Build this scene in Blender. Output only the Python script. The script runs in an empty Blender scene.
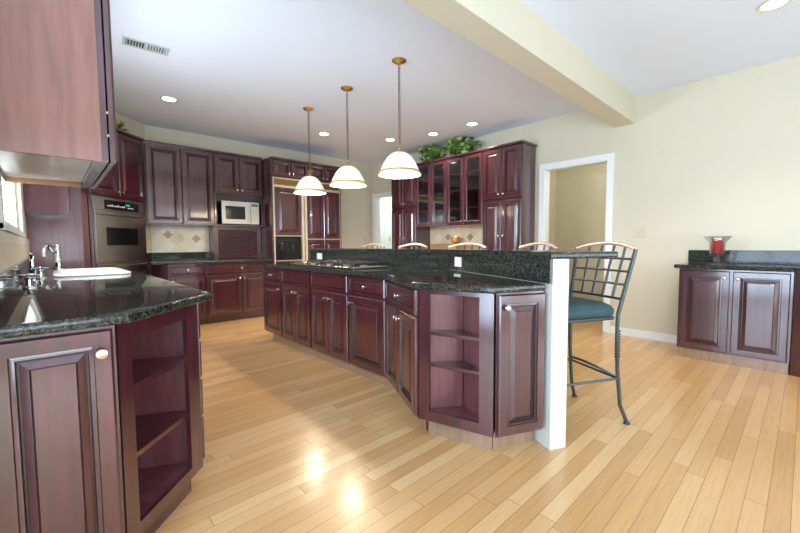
import bpy, bmesh, math, random
from math import pi, sin, cos, radians, atan2, hypot
from mathutils import Vector, Matrix

random.seed(7)
scene = bpy.context.scene
col = scene.collection

# ------------------------------------------------------------------ camera
CAM_H = 1.133
cam_d = bpy.data.cameras.new('camera')
cam_d.sensor_width = 36.0
cam_d.lens = 36.0 * 377.0 / 800.0
cam_d.clip_start = 0.02
cam = bpy.data.objects.new('camera', cam_d)
col.objects.link(cam)
_yaw, _pit, _rol = radians(42.85), radians(3.42), radians(-0.37)
_f = Vector((sin(_yaw) * cos(_pit), cos(_yaw) * cos(_pit), -sin(_pit)))
_r = Vector((cos(_yaw), -sin(_yaw), 0))
_u = _r.cross(_f)
_r2 = _r * cos(_rol) + _u * sin(_rol)
_u2 = _u * cos(_rol) - _r * sin(_rol)
_m = Matrix((_r2, _u2, -_f)).transposed().to_4x4()
_m.translation = Vector((0, 0, CAM_H))
cam.matrix_world = _m
scene.camera = cam

# ------------------------------------------------------------------ world, daylight, exposure
scene.view_settings.view_transform = 'Standard'
scene.view_settings.look = 'None'
scene.view_settings.gamma = 1.0
scene.view_settings.use_curve_mapping = False
scene.view_settings.exposure = 0.22
world = bpy.data.worlds.new('sky')
scene.world = world
world.use_nodes = True
_bg = world.node_tree.nodes['Background']
_bg.inputs[0].default_value = (0.80, 0.90, 1.0, 1)
_bg.inputs[1].default_value = 2.2


def area(name, loc, target, sx, sy, watts, color):
    d = bpy.data.lights.new(name, 'AREA')
    d.shape = 'RECTANGLE'
    d.size, d.size_y = sx, sy
    d.energy = watts
    d.color = color
    o = bpy.data.objects.new(name, d)
    col.objects.link(o)
    o.location = loc
    o.rotation_euler = (Vector(target) - Vector(loc)).to_track_quat('-Z', 'Y').to_euler()
    return o


DAY = (0.86, 0.93, 1.0)
# daylight through the nook and sink windows, plus added upward fills brightening the ceiling
area('nook_rear_sky_light', (1.6, -3.0, 1.45), (1.6, 0, 1.30), 5.6, 2.2, 26, DAY)
area('nook_rear_upward_fill', (1.6, -2.95, 0.8), (1.6, 0.6, 2.6), 5.6, 1.3, 84, (0.88, 0.94, 1.0))
area('nook_side_sky_light', (-1.32, -0.30, 1.10), (0, -0.30, 1.10), 3.3, 2.2, 105, (0.54, 0.75, 1.0))
area('nook_side_upward_fill', (-1.30, -0.30, 0.6), (0.2, -0.30, 2.4), 3.3, 1.0, 24, DAY)
area('sink_window_light', (-0.50, 3.2, 1.75), (1.5, 3.2, 1.1), 1.5, 1.0, 85, DAY)
area('sink_window_upward_fill', (-0.42, 3.2, 1.45), (1.4, 3.4, 1.9), 1.5, 0.7, 14, DAY)  # added fill angled upward to lift the kitchen ceiling


def lamp(name, loc, watts, color, radius=0.1):
    d = bpy.data.lights.new(name, 'POINT')
    d.energy = watts
    d.color = color
    d.shadow_soft_size = radius
    o = bpy.data.objects.new(name, d)
    col.objects.link(o)
    o.location = loc


# unseen point lights added to brighten the hall and passage behind the openings
lamp('hall_fill_light', (5.75, 1.2, 2.5), 20, (0.97, 0.98, 1.0))
lamp('passage_fill_light', (5.75, 6.4, 2.5), 26, (0.92, 0.97, 1.0))


# ------------------------------------------------------------------ materials
def srgb(r, g, b):
    def c(v):
        v /= 255.0
        return v / 12.92 if v <= 0.04045 else ((v + 0.055) / 1.055) ** 2.4
    return (c(r), c(g), c(b), 1)


class NT:
    def __init__(self, name):
        self.m = bpy.data.materials.new(name)
        self.m.use_nodes = True
        self.t = self.m.node_tree
        self.b = self.t.nodes['Principled BSDF']

    def n(self, typ, **kw):
        nd = self.t.nodes.new(typ)
        for k, v in kw.items():
            setattr(nd, k, v)
        return nd

    def l(self, a, b):
        self.t.links.new(a, b)

    def set(self, **kw):
        for k, v in kw.items():
            self.b.inputs[k.replace('_', ' ')].default_value = v
        return self

    def math(self, op, a, b=None):
        nd = self.n('ShaderNodeMath', operation=op)
        for i, v in enumerate((a, b)):
            if v is None:
                continue
            if isinstance(v, (int, float)):
                nd.inputs[i].default_value = v
            else:
                self.l(v, nd.inputs[i])
        return nd.outputs[0]

    def ramp(self, fac, stops):
        nd = self.n('ShaderNodeValToRGB')
        els = nd.color_ramp.elements
        while len(els) < len(stops):
            els.new(0.5)
        for e, (p, c) in zip(els, stops):
            e.position = p
            e.color = c
        self.l(fac, nd.inputs[0])
        return nd.outputs[0]

    def coords(self, scale=(1, 1, 1), kind='Object', rot=(0, 0, 0)):
        tc = self.n('ShaderNodeTexCoord')
        mp = self.n('ShaderNodeMapping')
        mp.inputs['Scale'].default_value = scale
        mp.inputs['Rotation'].default_value = rot
        self.l(tc.outputs[kind], mp.inputs[0])
        return mp.outputs[0]

    def noise(self, vec, scale, detail=4, rough=0.55):
        nd = self.n('ShaderNodeTexNoise')
        nd.inputs['Scale'].default_value = scale
        nd.inputs['Detail'].default_value = detail
        nd.inputs['Roughness'].default_value = rough
        self.l(vec, nd.inputs['Vector'])
        return nd.outputs[0]

    def bump(self, h, strength=0.1, dist=0.002):
        nd = self.n('ShaderNodeBump')
        nd.inputs['Strength'].default_value = strength
        nd.inputs['Distance'].default_value = dist
        self.l(h, nd.inputs['Height'])
        self.l(nd.outputs[0], self.b.inputs['Normal'])


def plain(name, rgb, rough=0.5, metal=0.0, coat=0.0, spec=0.5, var=0.97):
    m = NT(name)
    v = m.coords()
    f = m.noise(v, 9.0)
    c = srgb(*rgb)
    lo = tuple(x * var for x in c[:3]) + (1,)
    m.l(m.ramp(f, [(0.35, lo), (0.65, c)]), m.b.inputs['Base Color'])
    m.set(Roughness=rough, Metallic=metal, Coat_Weight=coat, Specular_IOR_Level=spec)
    return m.m


def wood(name, dark, mid, light, rough=0.28, coat=0.35):
    m = NT(name)
    v = m.coords((14, 14, 1.3))
    f = m.noise(v, 2.2, 6, 0.6)
    v2 = m.coords((1, 1, 0.6))
    g = m.noise(v2, 2.5, 2)
    s = m.math('ADD', m.math('MULTIPLY', f, 0.7), m.math('MULTIPLY', g, 0.3))
    m.l(m.ramp(s, [(0.32, srgb(*dark)), (0.5, srgb(*mid)), (0.70, srgb(*light))]), m.b.inputs['Base Color'])
    m.set(Roughness=rough, Coat_Weight=coat, Coat_Roughness=0.12, Coat_IOR=1.75)
    m.bump(f, 0.04, 0.001)
    return m.m


def granite():
    m = NT('dark_granite')
    v = m.coords()
    vo = m.n('ShaderNodeTexVoronoi')
    vo.inputs['Scale'].default_value = 170
    m.l(v, vo.inputs['Vector'])
    sep = m.n('ShaderNodeSeparateColor')
    m.l(vo.outputs['Color'], sep.inputs[0])
    big = m.noise(v, 28, 5, 0.65)
    mixv = m.math('ADD', m.math('MULTIPLY', sep.outputs[0], 0.55), m.math('MULTIPLY', big, 0.45))
    m.l(m.ramp(mixv, [(0.30, srgb(22, 25, 24)), (0.50, srgb(42, 46, 43)), (0.64, srgb(60, 63, 57)), (0.80, srgb(88, 86, 72))]),
        m.b.inputs['Base Color'])
    m.set(Roughness=0.07, Specular_IOR_Level=0.42)
    return m.m


def floor_mat():
    m = NT('oak_strip_floor')
    tc = m.n('ShaderNodeTexCoord')
    sx = m.n('ShaderNodeSeparateXYZ')
    m.l(tc.outputs['Object'], sx.inputs[0])
    W, L = 0.072, 1.15
    ry = m.math('DIVIDE', sx.outputs[1], W)
    row = m.math('FLOOR', ry)
    wn = m.n('ShaderNodeTexWhiteNoise', noise_dimensions='1D')
    m.l(row, wn.inputs['W'])
    px = m.math('ADD', m.math('DIVIDE', sx.outputs[0], L), m.math('MULTIPLY', wn.outputs[0], 7.3))
    idx = m.math('FLOOR', px)
    cb = m.n('ShaderNodeCombineXYZ')
    m.l(row, cb.inputs[0]); m.l(idx, cb.inputs[1])
    wn2 = m.n('ShaderNodeTexWhiteNoise', noise_dimensions='2D')
    m.l(cb.outputs[0], wn2.inputs['Vector'])
    tone = m.ramp(wn2.outputs[0], [(0.0, srgb(205, 157, 102)), (0.35, srgb(213, 167, 111)), (0.7, srgb(219, 175, 120)), (1.0, srgb(227, 188, 136))])
    # grain
    cb2 = m.n('ShaderNodeCombineXYZ')
    m.l(m.math('ADD', m.math('MULTIPLY', sx.outputs[0], 1.6), m.math('MULTIPLY', wn2.outputs[0], 31)), cb2.inputs[0])
    m.l(m.math('MULTIPLY', sx.outputs[1], 42), cb2.inputs[1])
    g = m.noise(cb2.outputs[0], 2.2, 6, 0.65)
    gr = m.ramp(g, [(0.3, (0.80, 0.74, 0.66, 1)), (0.6, (1, 1, 1, 1))])
    mx = m.n('ShaderNodeMix', data_type='RGBA', blend_type='MULTIPLY')
    mx.inputs[0].default_value = 0.6
    m.l(tone, mx.inputs[6]); m.l(gr, mx.inputs[7])
    # seams
    fy = m.math('FRACT', ry)
    ey = m.math('LESS_THAN', m.math('MINIMUM', fy, m.math('SUBTRACT', 1.0, fy)), 0.017)
    fx = m.math('FRACT', px)
    ex = m.math('LESS_THAN', m.math('MINIMUM', fx, m.math('SUBTRACT', 1.0, fx)), 0.0013)
    e = m.math('MAXIMUM', ey, ex)
    mx2 = m.n('ShaderNodeMix', data_type='RGBA')
    m.l(m.math('MULTIPLY', e, 0.75), mx2.inputs[0])
    m.l(mx.outputs[2], mx2.inputs[6])
    mx2.inputs[7].default_value = srgb(120, 82, 48)
    m.l(mx2.outputs[2], m.b.inputs['Base Color'])
    m.set(Roughness=0.30, Coat_Weight=0.4, Coat_Roughness=0.18)
    return m.m


def tile_mat():
    m = NT('travertine_tile')
    v = m.coords((1, 1, 1))
    sx = m.n('ShaderNodeSeparateXYZ')
    m.l(v, sx.inputs[0])
    u = m.math('DIVIDE', m.math('ADD', sx.outputs[0], sx.outputs[2]), 0.215)
    w = m.math('DIVIDE', m.math('SUBTRACT', sx.outputs[0], sx.outputs[2]), 0.215)
    fu, fw = m.math('FRACT', u), m.math('FRACT', w)
    e = m.math('MINIMUM', m.math('MINIMUM', fu, m.math('SUBTRACT', 1.0, fu)), m.math('MINIMUM', fw, m.math('SUBTRACT', 1.0, fw)))
    g = m.math('LESS_THAN', e, 0.02)
    cb = m.n('ShaderNodeCombineXYZ')
    m.l(m.math('FLOOR', u), cb.inputs[0]); m.l(m.math('FLOOR', w), cb.inputs[1])
    wn = m.n('ShaderNodeTexWhiteNoise', noise_dimensions='2D')
    m.l(cb.outputs[0], wn.inputs['Vector'])
    nz = m.noise(v, 14, 5)
    s = m.math('ADD', m.math('MULTIPLY', wn.outputs[0], 0.5), m.math('MULTIPLY', nz, 0.5))
    tone = m.ramp(s, [(0.2, srgb(216, 194, 160)), (0.5, srgb(226, 213, 187)), (0.8, srgb(232, 226, 209))])
    mx = m.n('ShaderNodeMix', data_type='RGBA')
    m.l(g, mx.inputs[0]); m.l(tone, mx.inputs[6])
    mx.inputs[7].default_value = srgb(212, 201, 178)
    m.l(mx.outputs[2], m.b.inputs['Base Color'])
    m.set(Roughness=0.35)
    return m.m


def emit(name, rgb, strength):
    m = NT(name)
    m.set(Base_Color=srgb(*rgb), Emission_Color=srgb(*rgb), Emission_Strength=strength)
    return m.m


def glass(name, tint=(1, 1, 1), refl=0.5):
    m = bpy.data.materials.new(name)
    m.use_nodes = True
    t = m.node_tree
    t.nodes.clear()
    o = t.nodes.new('ShaderNodeOutputMaterial')
    tr = t.nodes.new('ShaderNodeBsdfTransparent')
    tr.inputs[0].default_value = (*tint, 1)
    gl = t.nodes.new('ShaderNodeBsdfGlossy')
    gl.inputs['Roughness'].default_value = 0.03
    fr = t.nodes.new('ShaderNodeLayerWeight')
    fr.inputs[0].default_value = 0.25
    mu = t.nodes.new('ShaderNodeMath')
    mu.operation = 'MULTIPLY_ADD'
    mu.inputs[1].default_value = 0.35
    mu.inputs[2].default_value = refl
    mx = t.nodes.new('ShaderNodeMixShader')
    t.links.new(fr.outputs[1], mu.inputs[0])
    t.links.new(mu.outputs[0], mx.inputs[0])
    t.links.new(tr.outputs[0], mx.inputs[1])
    t.links.new(gl.outputs[0], mx.inputs[2])
    t.links.new(mx.outputs[0], o.inputs[0])
    return m


def shade_mat():
    m = NT('ribbed_white_glass')
    tc = m.n('ShaderNodeTexCoord')
    sx = m.n('ShaderNodeSeparateXYZ')
    m.l(tc.outputs['Object'], sx.inputs[0])
    a = m.math('ARCTAN2', sx.outputs[1], sx.outputs[0])
    h = m.math('SINE', m.math('MULTIPLY', a, 48.0))
    m.bump(h, 0.5, 0.003)
    m.set(Base_Color=(1, 0.96, 0.88, 1), Roughness=0.25, Emission_Color=(1, 0.90, 0.76, 1), Emission_Strength=0.40)
    return m.m


M = {
    'wall': plain('cream_wall_paint', (214, 208, 187), 0.75, spec=0.3, var=0.99),
    'hall': plain('tan_hall_paint', (204, 194, 162), 0.8, spec=0.3),
    'hallwhite': plain('white_hall_paint', (232, 236, 232), 0.8, spec=0.3),
    'ceiling': plain('white_ceiling_paint', (228, 236, 250), 0.85, spec=0.2, var=0.995),
    'trim': plain('white_trim_paint', (238, 240, 238), 0.4),
    'post': plain('pale_half_wall_paint', (212, 215, 206), 0.5),
    'cherry': wood('dark_cherry_wood', (44, 15, 22), (66, 23, 32), (90, 36, 44), 0.30, 0.9),
    'pale_side': wood('cherry_pale_side', (122, 81, 72), (140, 96, 85), (154, 109, 97), 0.34, 0.3),  # cherry tone paler than the doors, for the near end panel
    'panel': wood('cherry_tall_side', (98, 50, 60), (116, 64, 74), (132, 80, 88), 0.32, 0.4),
    'groove': plain('dark_cherry_groove', (26, 8, 12), 0.3, coat=0.5),  # groove faces coloured darker to bring out the panel relief
    'inside': wood('cherry_interior', (84, 42, 47), (108, 60, 64), (126, 76, 78), 0.35, 0.3),
    'laminate': plain('pale_laminate', (238, 228, 226), 0.2),
    'rawwood': plain('raw_wood_cleat', (190, 150, 108), 0.6),
    'toe': wood('tan_toe_board', (134, 106, 86), (154, 124, 100), (172, 144, 118), 0.3, 0.3),
    'granite': granite(),
    'floor': floor_mat(),
    'tile': tile_mat(),
    'accent': plain('brown_accent_tile', (122, 92, 66), 0.35),
    'accent2': plain('light_accent_tile', (206, 186, 150), 0.35),
    'steel': plain('stainless_steel', (196, 190, 182), 0.24, 1.0),
    'nickel': plain('satin_nickel', (216, 210, 200), 0.25, 1.0),
    'chrome': plain('polished_chrome', (235, 238, 240), 0.08, 1.0),
    'brass': plain('antique_brass', (214, 176, 104), 0.28, 1.0),
    'brasstrim': plain('champagne_trim', (240, 228, 206), 0.4, 0.7),
    'chain': plain('aged_brass_chain', (118, 104, 88), 0.4, 1.0),
    'black': plain('black_gloss', (14, 14, 16), 0.15),
    'iron': plain('black_cast_iron', (30, 30, 31), 0.5),
    'pewter': plain('dark_pewter_iron', (84, 91, 92), 0.38, 0.75),
    'copper': plain('rubbed_copper_iron', (222, 196, 178), 0.35, 0.6),
    'teal': plain('teal_upholstery', (38, 70, 76), 0.6),
    'white': plain('white_plastic', (236, 236, 230), 0.35),
    'whiteapp': plain('white_appliance', (214, 208, 196), 0.35),
    'almond': plain('almond_plate', (205, 198, 170), 0.4),
    'sink': plain('white_enamel', (244, 240, 238), 0.15),
    'vent': plain('vent_enamel', (190, 199, 199), 0.5),
    'ventdark': plain('vent_shadow_metal', (64, 74, 74), 0.6),
    'wax': plain('red_candle_wax', (204, 44, 48), 0.4),
    'amber': plain('amber_glass_jar', (206, 140, 60), 0.2),
    'leaf': None,
    'stem': plain('ivy_stem', (84, 92, 44), 0.7),
    'glow': emit('lamp_glow', (255, 246, 228), 9.0),
    'bulb': emit('bulb_glow', (255, 232, 196), 14.0),
    'display': emit('green_display', (40, 150, 110), 0.35),
    'flame': emit('candle_flame', (255, 190, 90), 5.0),
    'glass': glass('clear_glass', (0.93, 0.94, 0.94), 0.12),
    'cabglass': glass('cabinet_glass', (0.80, 0.80, 0.80), 0.05),
    'pane': glass('window_glass', (0.97, 0.99, 1.0), 0.0),
    'shade': shade_mat(),
    'rim': None,
    'dark': plain('dark_recess', (20, 14, 15), 0.7),
}


def leaf_mat():
    m = NT('ivy_leaf')
    g = m.n('ShaderNodeNewGeometry')
    m.l(m.ramp(g.outputs['Random Per Island'], [(0.0, srgb(40, 78, 38)), (0.35, srgb(88, 136, 62)), (0.7, srgb(152, 182, 92)), (1.0, srgb(216, 224, 148))]),
        m.b.inputs['Base Color'])
    m.set(Roughness=0.45)
    return m.m


M['leaf'] = leaf_mat()
_rm = NT('warm_glass_rim')
_rm.set(Base_Color=(0.90, 0.77, 0.55, 1), Roughness=0.2, Emission_Color=(1, 0.80, 0.50, 1), Emission_Strength=0.12)
M['rim'] = _rm.m


# ------------------------------------------------------------------ mesh helpers
def obj(name, bm, mat, parent=None, smooth=False, loc=None, rz=None):
    bmesh.ops.recalc_face_normals(bm, faces=bm.faces[:])
    me = bpy.data.meshes.new(name)
    bm.to_mesh(me)
    bm.free()
    o = bpy.data.objects.new(name, me)
    col.objects.link(o)
    for k in (mat if isinstance(mat, (list, tuple)) else [mat]):
        me.materials.append(M[k])
    if smooth:
        for p in me.polygons:
            p.use_smooth = True
        try:
            me.set_sharp_from_angle(angle=radians(38))
        except Exception:
            pass
    if parent:
        o.parent = parent
    if loc is not None:
        o.location = loc
    if rz is not None:
        o.rotation_euler = (0, 0, rz)
    return o


def tag(o, label, cat, group=None):
    o['label'] = label
    o['category'] = cat
    if group:
        o['group'] = group
    return o


def thing(name, label, cat, loc=(0, 0, 0), rz=0.0, group=None):
    o = bpy.data.objects.new(name, None)
    o.empty_display_size = 0.1
    col.objects.link(o)
    o.location = loc
    o.rotation_euler = (0, 0, rz)
    return tag(o, label, cat, group)


def struct(name, bm, mat, **kw):
    o = obj(name, bm, mat, **kw)
    o['kind'] = 'structure'
    return o


def copy_tree(o, parent=None):
    c = o.copy()
    col.objects.link(c)
    if parent:
        c.parent = parent
    for ch in list(o.children):
        copy_tree(ch, c)
    return c


def B(*boxes):
    bm = bmesh.new()
    for b in boxes:
        box(bm, *b)
    return bm


def box(bm, x0, x1, y0, y1, z0, z1, bevel=0.0):
    vs = [bm.verts.new((x, y, z)) for z in (z0, z1) for (x, y) in ((x0, y0), (x1, y0), (x1, y1), (x0, y1))]
    fs = [bm.faces.new([vs[i] for i in q]) for q in ((3, 2, 1, 0), (4, 5, 6, 7), (0, 1, 5, 4), (1, 2, 6, 5), (2, 3, 7, 6), (3, 0, 4, 7))]
    if bevel:
        es = list({e for f in fs for e in f.edges})
        bmesh.ops.bevel(bm, geom=es, offset=bevel, segments=2, affect='EDGES', profile=0.5)


def prism(bm, pts, z0, z1, bevel=0.0, seg=3):
    n = len(pts)
    a = [bm.verts.new((p[0], p[1], z0)) for p in pts]
    b = [bm.verts.new((p[0], p[1], z1)) for p in pts]
    f0 = bm.faces.new(a[::-1])
    f1 = bm.faces.new(b)
    for i in range(n):
        bm.faces.new((a[i], a[(i + 1) % n], b[(i + 1) % n], b[i]))
    if bevel:
        es = list(set(f0.edges) | set(f1.edges))
        bmesh.ops.bevel(bm, geom=es, offset=bevel, segments=seg, affect='EDGES', profile=0.5)
    return bm


def lathe(bm, prof, seg=32, mat=None, c=(0, 0, 0), close=False):
    """prof: (r, z) pairs; revolved about z at c; mat: optional Matrix applied"""
    rings = []
    for r, z in prof:
        ring = []
        for i in range(seg):
            a = 2 * pi * i / seg
            v = Vector((r * cos(a), r * sin(a), z))
            if mat:
                v = mat @ v
            ring.append(bm.verts.new(v + Vector(c)))
        rings.append(ring)
    for k in range(len(rings) - 1):
        for i in range(seg):
            j = (i + 1) % seg
            bm.faces.new((rings[k][i], rings[k][j], rings[k + 1][j], rings[k + 1][i]))
    if close:
        for i in range(seg):
            j = (i + 1) % seg
            bm.faces.new((rings[-1][i], rings[-1][j], rings[0][j], rings[0][i]))
    else:
        if prof[0][0] > 1e-6:
            bm.faces.new(rings[0][::-1])
        if prof[-1][0] > 1e-6:
            bm.faces.new(rings[-1])
    return bm


def tube(bm, pts, r, seg=8, closed=False):
    pts = [Vector(p) for p in pts]
    n = len(pts)
    rs = r if isinstance(r, (list, tuple)) else [r] * n
    up = Vector((0, 0, 1))
    rings = []
    prevx = None
    for i, p in enumerate(pts):
        if closed:
            t = (pts[(i + 1) % n] - pts[i - 1]).normalized()
        else:
            t = (pts[min(i + 1, n - 1)] - pts[max(i - 1, 0)]).normalized()
        if prevx is None:
            h = up if abs(t.z) < 0.9 else Vector((1, 0, 0))
            x = t.cross(h).normalized()
        else:
            x = (prevx - t * prevx.dot(t)).normalized()
        prevx = x
        y = t.cross(x)
        rings.append([bm.verts.new(p + (x * cos(2 * pi * k / seg) + y * sin(2 * pi * k / seg)) * rs[i]) for k in range(seg)])
    m = n if closed else n - 1
    for i in range(m):
        a, b = rings[i], rings[(i + 1) % n]
        for k in range(seg):
            bm.faces.new((a[k], a[(k + 1) % seg], b[(k + 1) % seg], b[k]))
    if not closed:
        bm.faces.new(rings[0][::-1])
        bm.faces.new(rings[-1])
    return bm


def arc(p0, p1, bulge, n=10):
    """points from p0 to p1 bulging by the vector bulge at the middle"""
    p0, p1, bulge = Vector(p0), Vector(p1), Vector(bulge)
    return [p0.lerp(p1, i / n) + bulge * (4 * (i / n) * (1 - i / n)) for i in range(n + 1)]


DOOR = [(0, 0), (0, -0.014), (0.007, -0.021), (0.050, -0.021), (0.053, -0.015), (0.058, -0.0155), (0.064, -0.0165), (0.068, -0.009), (0.073, -0.009), (0.094, -0.0205), (0.0965, -0.0175), (0.099, -0.0195)]
DOOR_GROOVES = (3, 6, 7, 9)
DRAWER = [(0, 0), (0, -0.014), (0.007, -0.021), (0.022, -0.021), (0.026, -0.013), (0.030, -0.013), (0.040, -0.0195)]
DRAWER_GROOVES = (3, 4)


def panel_bm(x0, x1, z0, z1, prof=DOOR, y=0.0, scale=1.0):
    bm = bmesh.new()
    rings = []
    for ins, d in prof:
        i = ins * scale
        rings.append([bm.verts.new((a, y + d, b)) for a, b in ((x0 + i, z0 + i), (x1 - i, z0 + i), (x1 - i, z1 - i), (x0 + i, z1 - i))])
    bm.faces.new(rings[0][::-1])
    for k in range(len(rings) - 1):
        for i in range(4):
            j = (i + 1) % 4
            f = bm.faces.new((rings[k][i], rings[k][j], rings[k + 1][j], rings[k + 1][i]))
            if k in (DRAWER_GROOVES if prof is DRAWER else DOOR_GROOVES):
                f.material_index = 1
    bm.faces.new(rings[-1])
    return bm


ROT_FRONT = Matrix.Rotation(radians(90), 3, 'X')   # z axis -> -y


def knob(parent, x, z, y=-0.020, s=1.0):
    bm = bmesh.new()
    prof = [(0.009, 0), (0.006, 0.004), (0.0055, 0.012), (0.013, 0.017), (0.0165, 0.021), (0.0150, 0.026), (0.008, 0.0285), (0.0001, 0.029)]
    lathe(bm, [(r * s, h * s) for r, h in prof], 16, ROT_FRONT, (x, y + 0.0005, z))
    return obj('knob', bm, 'nickel', parent, True)


def door(root, x0, x1, z0, z1, kn=None, mat='cherry', y=0.0, prof=DOOR, name='door', scale=None):
    w = min(x1 - x0, z1 - z0)
    s = scale or (1.0 if prof is DRAWER else min(1.0, w / 0.30))
    d = obj(name, panel_bm(x0, x1, z0, z1, prof, y, s), [mat, 'groove'], root)
    if kn:
        knob(d, kn[0], kn[1], y - 0.0200)
    return d


def drawer(root, x0, x1, z0, z1, kn=True, mat='cherry', y=0.0):
    return door(root, x0, x1, z0, z1, ((x0 + x1) / 2, (z0 + z1) / 2) if kn else None, mat, y, DRAWER, 'drawer_front')


def frame(p0, p1):
    return (p0[0], p0[1], 0), atan2(p1[1] - p0[1], p1[0] - p0[0]), hypot(p1[0] - p0[0], p1[1] - p0[1])


def to_local(p0, rz, pts):
    c, s = cos(-rz), sin(-rz)
    return [((x - p0[0]) * c - (y - p0[1]) * s, (x - p0[0]) * s + (y - p0[1]) * c) for x, y in pts]


# ------------------------------------------------------------------ room shell
XL, XR, YF, ZC = -0.155, 5.112, 6.42, 2.835
NX, NY = -1.05, -2.7           # breakfast nook extents behind the camera
HX = 6.25                     # hall back wall

struct('floor', B((NX - 0.1, HX + 0.1, NY - 0.1, 7.4, -0.06, 0.0)), 'floor')
struct('ceiling', B((NX - 0.1, HX + 0.1, NY - 0.1, 7.4, ZC, ZC + 0.08)), 'ceiling')
struct('ceiling_beam', B((NX, XR, 1.432, 1.640, 2.530, ZC)), 'wall')
# left wall with the sink window opening
WY0, WY1, WZ0, WZ1 = 2.42, 4.02, 1.235, 2.15
struct('wall_left', B((XL - 0.16, XL, 1.45, WY0, 0, ZC), (XL - 0.16, XL, WY1, 5.205, 0, ZC),
                      (XL - 0.16, XL, WY0, WY1, 0, WZ0), (XL - 0.16, XL, WY0, WY1, WZ1, ZC)), 'wall')
bm = bmesh.new()
prism(bm, [(XL, 5.205), (1.06, YF), (1.06, YF + 0.1), (XL - 0.16, YF + 0.1), (XL - 0.16, 5.205)], 0, ZC)
struct('wall_corner', bm, 'wall')
struct('wall_back', B((1.06, XR + 0.12, YF, YF + 0.12, 0, ZC)), 'wall')
# right wall with the two cased openings
D1 = (1.715, 2.525, 2.155)
D2 = (5.52, 6.275, 2.12)
struct('wall_right', B((XR, XR + 0.12, NY, D1[0], 0, ZC), (XR, XR + 0.12, D1[1], D2[0], 0, ZC), (XR, XR + 0.12, D2[1], YF, 0, ZC),
                       (XR, XR + 0.12, D1[0], D1[1], D1[2], ZC), (XR, XR + 0.12, D2[0], D2[1], D2[2], ZC)), 'wall')
for n, (a, b, h) in enumerate((D1, D2), 1):
    w, t = 0.075, 0.018
    struct('door_%d' % n, B((XR - t, XR, a - w, a, 0, h + w), (XR - t, XR, b, b + w, 0, h + w), (XR - t, XR, a, b, h, h + w),
                            (XR, XR + 0.12, a - 0.0, a + 0.012, 0, h), (XR, XR + 0.12, b - 0.012, b, 0, h), (XR, XR + 0.12, a, b, h - 0.012, h)), 'trim')
# hall beyond the openings
struct('wall_hall', B((HX, HX + 0.1, 0.6, 2.89, 0, ZC), (XR + 0.12, HX, 2.89, 2.99, 0, ZC), (XR + 0.12, HX, 0.5, 0.6, 0, ZC)), 'hall')
struct('wall_passage', B((HX, HX + 0.1, 4.6, 7.4, 0, ZC), (XR + 0.12, HX, 7.3, 7.4, 0, ZC), (XR + 0.12, HX, 4.5, 4.6, 0, ZC)), 'hallwhite')
# baseboards
struct('baseboard_right', B((XR - 0.014, XR, 0.90, D1[0] - 0.076, 0, 0.09), (XR - 0.014, XR, D1[1] + 0.076, 2.655, 0, 0.09)), 'trim')
struct('baseboard_back', B((3.92, XR, YF - 0.014, YF, 0, 0.09)), 'trim')
struct('baseboard_hall', B((HX - 0.014, HX, 0.6, 2.89, 0, 0.09)), 'trim')
# nook shell behind the camera with its windows
struct('wall_nook', B((NX, XL - 0.16, 1.45, 1.55, 0, ZC)), 'wall')


def window_wall(name, axis, c, a0, a1, openings, z0, z1, th):
    bm = bmesh.new()
    def bb(p, q, za, zb):
        if axis == 'x':
            box(bm, c - th, c, p, q, za, zb)
        else:
            box(bm, p, q, c - th, c, za, zb)
    cur = a0
    for (p, q) in openings:
        bb(cur, p, 0, ZC); bb(p, q, 0, z0); bb(p, q, z1, ZC)
        cur = q
    bb(cur, a1, 0, ZC)
    return struct(name, bm, 'wall')


window_wall('wall_nook_side', 'x', NX, NY, 1.45, [(-1.9, 1.34)], 0.08, 2.25, 0.1)
window_wall('wall_rear', 'y', NY, NX - 0.1, HX, [(-0.85, 0.6), (0.8, 2.4), (2.6, 4.2)], 0.3, 2.4, 0.1)


def window(n, axis, c, a0, a1, z0, z1, nx, nz, inner, casing=0.07, depth=0.10, sgn=1):
    """frame, muntins and one pane filling an opening; inner = room-side face coordinate"""
    bm = bmesh.new()
    def bb(p, q, za, zb, d0, d1):
        if axis == 'x':
            box(bm, min(d0, d1), max(d0, d1), p, q, za, zb)
        else:
            box(bm, p, q, min(d0, d1), max(d0, d1), za, zb)
    s = 0.04
    d0, d1 = c - depth * 0.75, c - depth * 0.45
    bb(a0, a0 + s, z0, z1, d0, d1); bb(a1 - s, a1, z0, z1, d0, d1); bb(a0, a1, z0, z0 + s, d0, d1); bb(a0, a1, z1 - s, z1, d0, d1)
    for i in range(1, nx):
        x = a0 + (a1 - a0) * i / nx
        bb(x - 0.011, x + 0.011, z0, z1, d0, d1)
    for i in range(1, nz):
        z = z0 + (z1 - z0) * i / nz
        bb(a0, a1, z - 0.011, z + 0.011, d0, d1)
    e = casing
    bb(a0 - e, a0, z0 - e * 0.4, z1 + e, inner, inner + 0.014); bb(a1, a1 + e, z0 - e * 0.4, z1 + e, inner, inner + 0.014)
    bb(a0, a1, z1, z1 + e, inner, inner + 0.014); bb(a0 - e, a1 + e, z0 - 0.03, z0, inner - 0.03, inner + 0.022)
    w = struct('window_%d' % n, bm, 'trim')
    bm = bmesh.new()
    dm = c - depth * 0.6
    if axis == 'x':
        box(bm, dm - 0.003, dm + 0.003, a0 + s, a1 - s, z0 + s, z1 - s)
    else:
        box(bm, a0 + s, a1 - s, dm - 0.003, dm + 0.003, z0 + s, z1 - s)
    obj('window_pane', bm, 'pane', w)
    return w


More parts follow.
